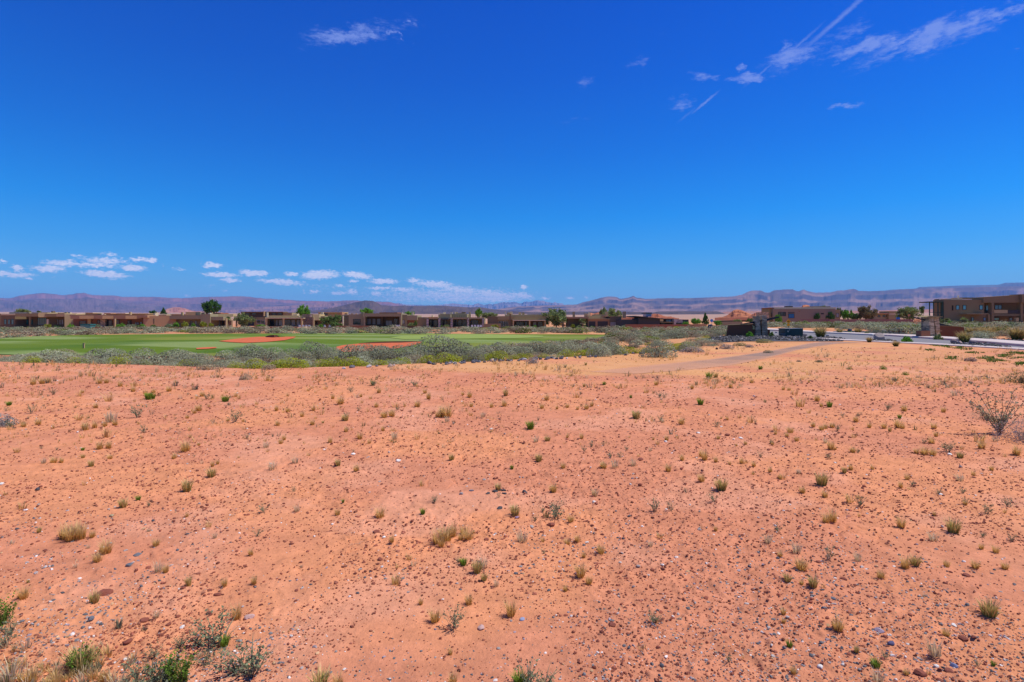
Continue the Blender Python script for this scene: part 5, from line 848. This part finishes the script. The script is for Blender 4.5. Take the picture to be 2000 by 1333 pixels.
# K
h = House('house', 1570, 165, 'mauve grey house with a pale flat roof beyond the yellow sign')
h.box('wall', 1510, 1632, 603.4, None, 0, 14, M_pur); h.box('wall', 1631.5, 1641, 605, None, .8, 10, M_brown); h.box('roof', 1511, 1633, 600.6, 603.5, .6, 14, M_lite); h.box('roof', 1590, 1622, 598.6, 600.8, 6, 6, M_gry); h.box('wall', 1501.6, 1510, 603, None, 1, 12, M_brown); h.box('parapet', 1501.6, 1512, 601.6, 603.6, .5, 8, M_mar); h.box('skylight', 1538, 1548.6, 598.2, 600.6, 3, 2, M_blk)
h.box('stone_wing', 1491.5, 1502, 610, None, -3, 6, M_stone)
h.win(1519.6, 1535, 610, 618, 0, G_dk, bars=2); h.win(1539.5, 1551.5, 612.8, 622, 0, G_blue); h.box('lintel', 1539, 1552, 610.4, 611.6, -.1, .1, M_blk); h.box('slot_window', 1603.6, 1609, 612.2, 614.2, -.05, .1, M_dark); h.win(1632.6, 1638.6, 612, 620.4, .8, G_cur); h.box('slot_window', 1506, 1509, 611, 620, .95, .1, M_dark); h.box('vent', 1560.6, 1562.4, 607.6, 609.4, -.08, .1, M_mar)
# L
h = House('house', 1735, 190, 'low far house with a rust edged roof above the board fence'); h.box('wall', 1711, 1737, 613.6, None, 1, 8, M_gry); h.box('roof', 1710.4, 1737, 612, 613.8, 0, 10, M_terra); h.box('wall', 1736, 1758, 608.2, None, 0, 8, M_brown)
for a in (1714, 1724, 1731): h.win(a, a+5, 615.4, 620, 1, G_dk)
h = House('site_cabin', 1755, 182, 'bright blue portable cabin under a white domed cover beyond the fence', 'cabin'); h.box('body', 1754.4, 1758.4, 614.6, 624.5, 0, 1.0, material('blue_plastic', (.01, .16, .62), var=.1, rough=.4)); h.box('door', 1755, 1757.6, 616, 624, -.05, .05, material('blue_door', (.02, .22, .7), var=.1, rough=.4)); h.box('cover', 1747, 1759, 612.8, 614.5, -1, 2.5, M_wht)
# M two storey
h = House('two_storey_house', 1920, 128, 'large two storey tan brown house with cyan windows and deep balconies')
h.box('wall', 1843, 1922, 585.6, None, 0, 14, M_two, cut=.0); h.box('roof', 1857, 1880, 583.4, 585.7, 2, 8, M_lite); h.box('roof', 1879, 1920, 581.4, 584, 5, 8, M_tan); h.box('wall', 1922, 2080, 592, None, 4.5, 12, M_dk)
h.box('fascia', 1921, 1996, 580.8, 591.6, -.5, 14, M_two, cut=.55); h.box('fascia', 1996, 2090, 575, 591.6, -1.2, 16, M_two); h.box('balcony_floor', 1940, 2090, 613.6, 617.6, -.3, 5, M_two); h.box('balcony_wall', 1941, 1968, 605.6, 612.4, -.4, .3, M_tan); h.box('guard_rail', 1968, 2085, 606, 612.8, -.3, .1, M_blk)
for a in (1937, 1993.5): h.box('column', a, a+4.8, 591.6, None, -.5, 1, M_two)
h.box('wall', 1922, 1937, 591.6, None, 2.5, 4, M_dk); h.box('balcony_floor', 1888, 1931, 612.6, 614.2, -2, 4, M_gry); h.box('wall', 1895, 1931, 614.2, None, -.04, .08, M_dk); h.box('column', 1930, 1934, 614, None, -.4, .6, M_two)
h.win(1866.8, 1873.4, 596.6, 605.6, 0, G_cyan); h.win(1880, 1887, 596.4, 605.8, 0, G_cyan); h.win(1912.6, 1919.6, 596.4, 605.4, 0, G_cyan); h.win(1925, 1931, 596.6, 607.4, 2.5, G_cyan, part='door'); h.win(1942.4, 1956.6, 595.8, 605, 4.5, G_blue, bars=1); h.box('slot_window', 1859.4, 1862, 597, 606.8, -.05, .1, M_dark)
h.win(1897, 1902, 620.4, 631.6, -.05, G_teal, part='door'); h.win(1920, 1925.6, 620.6, 627, -.05, G_blue); h.win(1941, 1951.6, 620.6, 626.6, 4.4, G_cyan); h.win(1971, 1977.6, 620.6, 626.6, 4.4, G_blue); h.box('column', 1985, 1990, 621, None, -2, .5, M_tan)
for a in (1815.5, 1823.4, 1832): h.box('pergola_post', a, a+1.2, 590.6, None, -.6, .2, M_greens)
h.box('pergola_beam', 1814.6, 1843, 589.4, 591.2, -.8, 6, M_greens); h.box('chimney', 1831, 1835, 584.6, 590, 3, 1, M_dk); h.box('pergola_rail', 1815, 1843, 610.4, 611.2, -.6, .1, M_greens); h.box('column', 1840, 1843.5, 591, None, 0, .5, M_greens); h.box('vent', 1871.8, 1873, 577.6, 584, 3, .3, M_wht)
V = []; Fq = []
for k in range(60):
    a, b, y, zb, zt = h.ext(1848+k*2.5, 1848.3+k*2.5, 628, 635, -10); o = len(V); V += boxv(a, b, y, y+.04, zb, zt); Fq += [[o+i for i in f] for f in BF]
a, b, y, zb, zt = h.ext(1848, 1998, 628, 628.6, -10); o = len(V); V += boxv(a, b, y-.02, y+.06, zt-.05, zt+.02); Fq += [[o+i for i in f] for f in BF]
fr = empty('iron_fence', (h.X, h.D, h.z)); bpy.data.objects.remove(fr); fo = mesh('iron_fence', V, Fq, M_met); fo.location = (h.X, h.D, h.z); tag(fo, 'thin black iron fence before the two storey house', 'fence')
# far roofs seen over the left houses
for i, (a, b, yt, m, lb) in enumerate([(98, 150, 612.2, M_lite, 'pale flat roof beyond the gap right of the far left house'), (166, 181, 610.8, M_lite, 'short pale roof block over the left part of the maroon house'), (203, 216, 612, M_marl, 'short rose roof block over the maroon house'), (215, 245, 612, M_lite, 'long pale roof over the maroon house'), (245, 290, 612.6, M_tan, 'low tan roof over the right end of the maroon house'), (286, 325, 615, M_lite, 'bright cream roof over the plain brown wall'), (313, 372, 613.4, M_lite, 'bright cream roof left of the brown chimney')]):
    h = House('far_house', (a+b)/2, 205+i*3, lb); h.box('wall', a+1, b-1, yt+1, None, .5, 9, M_brown); h.box('roof', a, b, yt, yt+1.4, 0, 10, m)
rb_ = random.Random(5)
for o in [q for q in C.objects if q.type == 'EMPTY' and q.get('category') == 'house' and q.name.startswith('house') and q.location.x < 45]:
    cx = o.location.x; D_ = o.location.y; hw = {True: 9}.get(True)
    for k in range(5):
        w = rb_.uniform(.3, 1.0); hgt = rb_.uniform(.2, .55); x = rb_.uniform(-hw, hw); zt = max((max((c.matrix_basis@Vector(b))[2] for b in c.bound_box) for c in o.children), default=4)
        mesh('roof_vent', boxv(x, x+w, 5.2+k*.3, 5.8+k*.3, 3.0, min(zt, 4.6)+hgt*.6), BF, rb_.choice([M_lite, M_gry, M_tan]), o)
# freestanding walls
def wall(name, x0, x1, y0, D_, label, m, th=.3, cut=0, cap=None):
    h = House(name, (x0+x1)/2, D_, label, 'wall'); h.box('wall', x0, x1, y0, None, 0, th, m, cut=cut)
    if cap: h.box('cap', x0-.2, x1+.2, y0-.5, y0, -.05, th+.1, cap)
    return h
wall('retaining_wall', 180, 470, 639.4, 152, 'long low dark maroon retaining wall before the left houses', M_mar)
wall('retaining_wall', 470, 612, 638.8, 153, 'low maroon retaining wall with pale cap under the tan house', M_mar, cap=M_lite)
wall('retaining_wall', 612, 660, 640.2, 152, 'short dark retaining wall right of the red gravel mound', M_dk)
wall('retaining_wall', 656, 735, 636.6, 156, 'low maroon wall under the framed porch house', M_mar)
wall('retaining_wall', 845, 948, 639.4, 160, 'low rust red wall under the stone columns', M_red)
wall('garden_wall', 945, 978, 633.4, 166, 'short brown garden wall between two houses', M_brown, cap=M_tan)
wall('garden_wall', 1222, 1356, 634, 140, 'rust red boundary wall before the black modern house', M_red)
wall('garden_wall', 1356, 1380, 633.4, 138, 'short rose wall right of the rust red wall', M_marl)
wall('garden_wall', 1392, 1424, 636, 135, 'low rose wall behind the road left of the entrance', M_marl)
wall('garden_wall', 1409, 1450, 628.5, 150, 'grey low wall behind the left entrance monument', M_gry)
h = House('board_fence', 1690, 152, 'long dull red brown board fence beyond the sagebrush', 'fence'); fm = material('fence_boards', (.26, .15, .14), var=.35, scale=1, stretch=(5, 1, .05))
h.box('panel', 1564, 1620, 623.6, None, 2, .15, fm, cut=-.05); h.box('panel', 1620, 1700, 624, None, 0, .15, fm); h.box('panel', 1700, 1784, 624, None, 0, .15, fm); h.box('vent', 1744, 1752, 631, 634, -.1, .1, M_dark)
h = House('red_gravel_mound', 600, 150, 'low pale red gravel mound at the dark stone tower', 'mound')
v = IV3.copy(); mesh('mound', v*np.array((1.6, 1.2, .35))*2.0, IF3, stucco('mound_gravel', (0.525, 0.312, 0.197)), h.root)
# patio things
h = House('spa_tub', 166, 160, 'teal covered hot tub on the patio of the maroon house', 'hot tub'); h.box('body', 157, 176, 635.6, None, 0, 2, G_teal); h.box('cover', 156.6, 176.4, 633.4, 635.6, -.1, 2.2, material('tub_cover', (.03, .16, .15), var=.15))
def patio_chair(x, y, D_, c, label, grp):
    h = House('patio_chair', x, D_, label, 'chair'); tag(h.root, group=grp); m = material('chair_frame', c, var=.1, rough=.5); p = F/D_
    h.box('seat', x-.28*p, x+.28*p, y-.5*p, y-.42*p, 0, .5, m); h.box('backrest', x-.28*p, x+.28*p, y-1.0*p, y-.42*p, .45, .06, m)
    for a in (-.26, .21):
        for d in (0, .42): h.box('leg', x+a*p, x+(a+.05)*p, y-.42*p, y+.02*p, d, .05, m)
for x, c in ((585,(.6,.6,.6)),(592,(.6,.6,.6)),(598,(.6,.6,.6)),(604,(.6,.6,.6)),(634,(.6,.6,.6)),(644,(.6,.6,.6)),(776,(.7,.7,.7)),(779,(.7,.7,.7)),(922,(.65,.6,.6)),(928,(.65,.6,.6)),(934,(.65,.6,.6)),(939,(.65,.6,.6))):
    zg = tz((x-1000)/F*160, 160); patio_chair(x, HZ+(EYE-float(zg))*F/160-.4, 160, c, 'small pale patio chair on a terrace before the houses', 'pale patio chairs')

# ------------------------------------------------------------------ entrance monuments
def slab(h, part, pts, off, dep, m):
    d = h.D+off; P = [((x-1000)/F*d-h.X, EYE-(y-HZ)/F*d-h.z) for x, y in pts]; n = len(P)
    V = [(x, off, z) for x, z in P]+[(x, off+dep, z) for x, z in P]; me = bpy.data.meshes.new(part)
    me.from_pydata(V, [], [tuple(range(n)), tuple(range(2*n-1, n-1, -1))]+[(i, i+n, (i+1) % n+n, (i+1) % n) for i in range(n)]); me.materials.append(m); me.update()
    o = bpy.data.objects.new(part, me); C.objects.link(o); o.parent = h.root; return o
M_mw = stucco('monument_brown', (0.179, 0.078, 0.045)); M_emb = material('emblem_gold', (.55, .5, .22), var=.15)
h = House('entrance_monument', 1462, 58.5, 'left entrance monument: dark brown wall, two stacked stone pillars and a slanted black blade', 'monument')
slab(h, 'wall', [(1421, 659), (1424.5, 635.6), (1450, 634.4), (1478, 633.4), (1478, 659)], .3, .45, M_mw)
slab(h, 'wall_cap', [(1424, 635.6), (1478, 633.3), (1478, 632.6), (1424.5, 634.9)], .22, .6, M_brown)
slab(h, 'pillar', [(1477, 659), (1476.6, 630), (1476, 618), (1484.2, 617.6), (1486.4, 659)], 0, .8, M_stone)
slab(h, 'pillar', [(1489.2, 659), (1488.2, 630), (1487.4, 616.4), (1497, 616), (1499, 640), (1499.6, 659)], .1, .8, M_stone)
slab(h, 'glass_strip', [(1484.6, 626), (1484.4, 617), (1486, 616.8), (1486.2, 626)], .3, .1, M_wht)
slab(h, 'infill_wall', [(1485, 659), (1485, 629), (1490, 629), (1490, 659)], .4, .3, M_mw); slab(h, 'infill_wall', [(1499, 659), (1499, 644), (1504, 644.6), (1504, 659)], .4, .3, M_mw)
slab(h, 'blade', [(1449, 633.4), (1477, 628), (1500, 623), (1524.5, 618.2), (1526, 620.6), (1500, 628), (1477, 632), (1450, 634.2)], -.06, .05, M_met)
for o in [c for c in h.root.children if c.name.startswith('blade')]: o.location.y = .35+.1
slab(h, 'emblem', [(1470, 636.4), (1471.2, 635.8), (1471.8, 637.4), (1473.6, 637.2), (1474.6, 639), (1473.4, 640.4), (1474.2, 642.2), (1473.4, 643.6), (1470.8, 643.7), (1470, 642.4), (1471.4, 641), (1470.6, 639)], .2, .1, M_emb)
h = House('entrance_monument', 1840, 53, 'right entrance monument: stone pillars, slanted black blade and a long dark brown wall', 'monument')
slab(h, 'wall', [(1834, 663), (1835.5, 637.2), (1860, 637.6), (1880, 639), (1883, 639.8), (1884.4, 663)], .4, .45, M_mw); slab(h, 'wall_cap', [(1835.5, 637.3), (1860, 637.7), (1883, 639.9), (1882.6, 639.1), (1860, 636.9), (1835.5, 636.5)], .32, .6, M_brown)
slab(h, 'pillar', [(1817, 662), (1815.6, 640), (1814.4, 619.4), (1823.4, 619.4), (1825, 640), (1826.4, 662)], 0, .8, M_stone); slab(h, 'pillar', [(1829.4, 662), (1828, 640), (1823.8, 620), (1833.8, 620), (1835.6, 640), (1837, 662)], .15, .7, M_stone)
slab(h, 'side_block', [(1808, 662), (1808, 619.6), (1816, 619.2), (1816.6, 662)], .5, .6, M_stoned); slab(h, 'low_block', [(1799.4, 661), (1799.4, 646.6), (1817, 646.2), (1817, 661)], -.3, .7, M_red)
slab(h, 'cap', [(1809, 619.6), (1816, 617), (1841, 618.6), (1841, 620), (1822, 620.2), (1809, 620.6)], -.2, 1.2, M_brown); slab(h, 'infill_wall', [(1825, 662), (1824, 634), (1829, 634), (1830, 662)], .6, .3, M_mw)
slab(h, 'blade', [(1785, 619), (1813, 625.6), (1813.6, 629), (1785, 621.4)], .5, .08, M_met); slab(h, 'blade', [(1835, 631.6), (1848, 634.4), (1862, 637.6), (1835.6, 636.4)], .5, .08, M_met)
slab(h, 'pillar_base', [(1829, 647), (1829, 645.8), (1840, 646), (1840, 647.4)], -.1, .4, M_terra)
# utility boxes
M_gb = material('dark_green_paint', (.012, .055, .05), var=.25, scale=2, rough=.5, spec=.4); M_gbt = material('pale_box_top', (.35, .38, .38), var=.1)  # lid colour is far paler than the green body
h = House('utility_box', 1551, ground(1551, 658)[1], 'large dark green utility box on the lava gravel', 'utility box'); h.box('body', 1534.3, 1568.4, 642.6, 658.4, 0, 1.5, M_gb); h.box('lid', 1534, 1568.8, 641.6, 642.7, -.06, 1.6, M_gbt); h.box('door', 1545, 1567.6, 643.8, 657, -.03, .03, M_gb); h.box('warning_label', 1538, 1540.6, 646.4, 649, -.02, .02, M_wht); h.box('warning_label', 1541.4, 1543, 644, 645.4, -.02, .02, M_wframe)
h = House('utility_box', 1531, ground(1531, 658.6)[1]+1, 'small grey green utility box left of the large one', 'utility box'); h.box('body', 1528.6, 1534, 652.8, 658.4, 0, .5, material('grey_green_paint', (.09, .12, .14), var=.2)); h.box('lid', 1528.2, 1534.3, 652, 652.9, -.05, .6, material('grey_green_lid', (.16, .2, .22), var=.2))
# yellow sign
h = House('warning_sign', 1540, 74, 'yellow diamond speed hump sign with a small yellow plate under it', 'road sign'); M_y = material('sign_yellow', (.75, .30, .01), var=.08, rough=.5); M_k = material('sign_black', (.03, .015, .01), var=.1)
h.box('post', 1539.6, 1540.3, 625, None, .06, .06, M_frame); slab(h, 'diamond_plate', [(1540, 623.6), (1544.6, 628.2), (1540, 632.8), (1535.4, 628.2)], 0, .03, M_y); slab(h, 'hump_symbol', [(1537.2, 628.9), (1538.8, 628.4), (1540, 627.6), (1541.2, 628.4), (1542.8, 628.9), (1542.8, 629.3), (1537.2, 629.3)], -.012, .01, M_k); slab(h, 'plate', [(1537.2, 632.9), (1542.8, 632.9), (1542.8, 636.9), (1537.2, 636.9)], 0, .03, M_y)
h = House('road_sign', 1390, 100, 'light blue round sign seen from behind beside the dark pine', 'road sign'); slab(h, 'plate', [(1390+3*math.cos(a*math.pi/6), 626.6+3*math.sin(a*math.pi/6)) for a in range(12)], 0, .04, material('sign_back', (.12, .3, .62), var=.1, rough=.4)); h.box('post', 1390.2, 1391, 628, None, .05, .06, material('sign_post', (.15, .25, .45), var=.1))
h = House('litter_bin', 1388, 96, 'dark blue domed bin with white lid by the road', 'bin'); h.box('body', 1385, 1392, 635.2, None, 0, .6, material('bin_blue', (.03, .035, .1), var=.2)); slab(h, 'lid', [(1385.4, 635.2), (1386.4, 633.9), (1388, 633.2), (1390, 633.9), (1391, 635.2)], -.02, .6, M_wht)
h = House('notice_board', 1776, 150, 'small rose coloured notice on a post before the feathery tree', 'sign'); h.box('panel', 1773.4, 1778, 614, 618.4, 0, .05, M_marl); h.box('post', 1774, 1774.6, 618, None, .05, .08, M_brown)
h = House('marker_post', 162.5, ground(162.5, 682)[1], 'short tan marker post standing in the fairway', 'post'); h.box('post', 161.2, 164.2, 671, None, 0, .1, material('marker_wood', (.5, .33, .16), var=.2)); h.box('cap', 161, 164.4, 670.4, 671.2, -.02, .14, M_tan)
# red slickrock outcrops
rk = stucco('red_sandstone', (0.546, 0.229, 0.098), .3)
def outcrop(name, ridge, D_, W_, by, label, seed):
    o = land(name, ridge, D_, W_, by, [(.50, .20, .11), (.36, .13, .08)], seed, soft, nz=.28, rough=1.2, ncol=220, nrow=40, gul=7, band=[(.3, .42, (.16, .06, .05), .9), (.6, .7, (.2, .07, .05), .8)]); o['kind'] = 'thing'; tag(o, label, 'rock outcrop'); return o
outcrop('sandstone_outcrop', [(1396,622),(1412,619),(1424,614),(1434,606),(1440,604.2),(1447,605.5),(1456,610),(1464,612.5),(1470,615),(1480,618),(1490,620)], 480, 60, 621, 'large layered red sandstone outcrop behind the left entrance monument', 41)
outcrop('sandstone_outcrop', [(1462,619),(1470,613.5),(1478,611),(1486,613),(1494,617),(1502,620)], 430, 40, 620.5, 'smaller rounded red sandstone dome touching the large outcrop', 43)
outcrop('sandstone_outcrop', [(1268,618),(1276,613),(1285,613.5),(1296,617),(1304,618.5),(1310,618),(1318,621),(1326,623)], 420, 40, 622, 'orange sandstone ridge rising over the black wedge roof', 45)
outcrop('sandstone_outcrop', [(1143,620),(1148,613.5),(1154,611.8),(1160,613),(1168,611),(1176,610),(1182,613),(1190,617),(1230,618),(1240,618),(1250,621)], 380, 30, 621, 'pink sandstone knobs over the garage house roof', 47)
outcrop('sandstone_outcrop', [(1564,604),(1568,597),(1573,595.6),(1579,597),(1585,601),(1590,604)], 520, 40, 612, 'small orange sandstone dome over the mauve house roof', 49)
outcrop('sandstone_outcrop', [(1780,640),(1786,624),(1794,622),(1800,626),(1808,632),(1816,640)], 110, 4, 634, 'low broken red sandstone ledge left of the right entrance monument', 51)
for i, (a, b, yt, yb, D_, cl, lb) in enumerate([(1400,1408,640,646,88,MGn,'dark green shrub on the far side of the road, left of the entrance'),(1564,1580,626,634,120,OG,'olive bush just right of the yellow sign'),(1648,1668,628,638,118,OG,'olive bush before the board fence'),(1700,1722,630,640,112,MGn,'green bush before the middle of the board fence'),(1528,1536,628,636,110,YG,'yellow green bush left of the yellow sign'),(1512,1524,630,638,105,YG,'yellow green bush right of the left stone pillars'),(1905,1922,630,640,85,OG,'olive bush right of the right entrance wall'),(1960,1985,628,638,95,PG,'pale green bush before the black iron fence'),(1850,1862,626,636,98,BG,'bright green bush behind the right entrance wall'),(1430,1450,622,630,170,OG,'olive bush under the red outcrop'),(1455,1475,621,629,175,MGn,'green bush under the red outcrop beside the pillar'),(1330,1346,628,636,150,BG,'green bush behind the rust red wall'),(1600,1616,596,604,190,MGn,'small green tree top over the mauve roof')]): tree('bush', a, b, yt, yb, D_, 'shrub', lb, cl[0], cl[1], 300+i, cat='bush')
sheet('lawn_strip', [(1700,640.5),(1735,640),(1778,639.6),(1808,639.8),(1806,643.4),(1770,643.8),(1705,641.8)], .04, material('lawn', (.09, .22, .02), var=.2, scale=1), .3, 20)
# low green weeds beside the near kerb
parts = []
for (x, y, w) in [(1835,676,14),(1850,677,10),(1872,680,12),(1890,682,8),(1815,684,8),(1985,690,20),(1960,696,12),(2010,700,20),(1925,700,14),(1945,705,14),(1900,690,10),(1993,712,10),(1860,700,8)]:
    for k in range(int(w*1.3)):
        X, Y, Z = ground(x+random.gauss(0, w*.6), y+random.gauss(0, 1.2)); v, f, c = tri_blades(14, .10, .16, .6, .015, (.07, .14, .02), (.15, .26, .04), random.randrange(10**6)); parts.append((v+np.array((X, Y, Z)), f, c))
v, f, c = join(parts); tag(mesh('green_weeds', v, f, MV, col=c), 'low green weeds along the near side of the road', 'weeds', kind='stuff')

# ------------------------------------------------------------------ haze
hz = mesh('haze', boxv(-33000, 33000, -3000, 31000, -120, 1260), BF, None or material('haze', (1, 1, 1)))
hm = hz.data.materials[0]; hn = hm.node_tree; hn.nodes.clear(); ho = hn.nodes.new('ShaderNodeOutputMaterial'); pv = hn.nodes.new('ShaderNodeVolumePrincipled')
pv.inputs['Density'].default_value = 3.9e-5; pv.inputs['Color'].default_value = (.17, .43, .95, 1); pv.inputs['Anisotropy'].default_value = 0
hn.links.new(pv.outputs[0], ho.inputs['Volume']); tag(hz, 'pale blue distance haze', 'haze', kind='stuff')
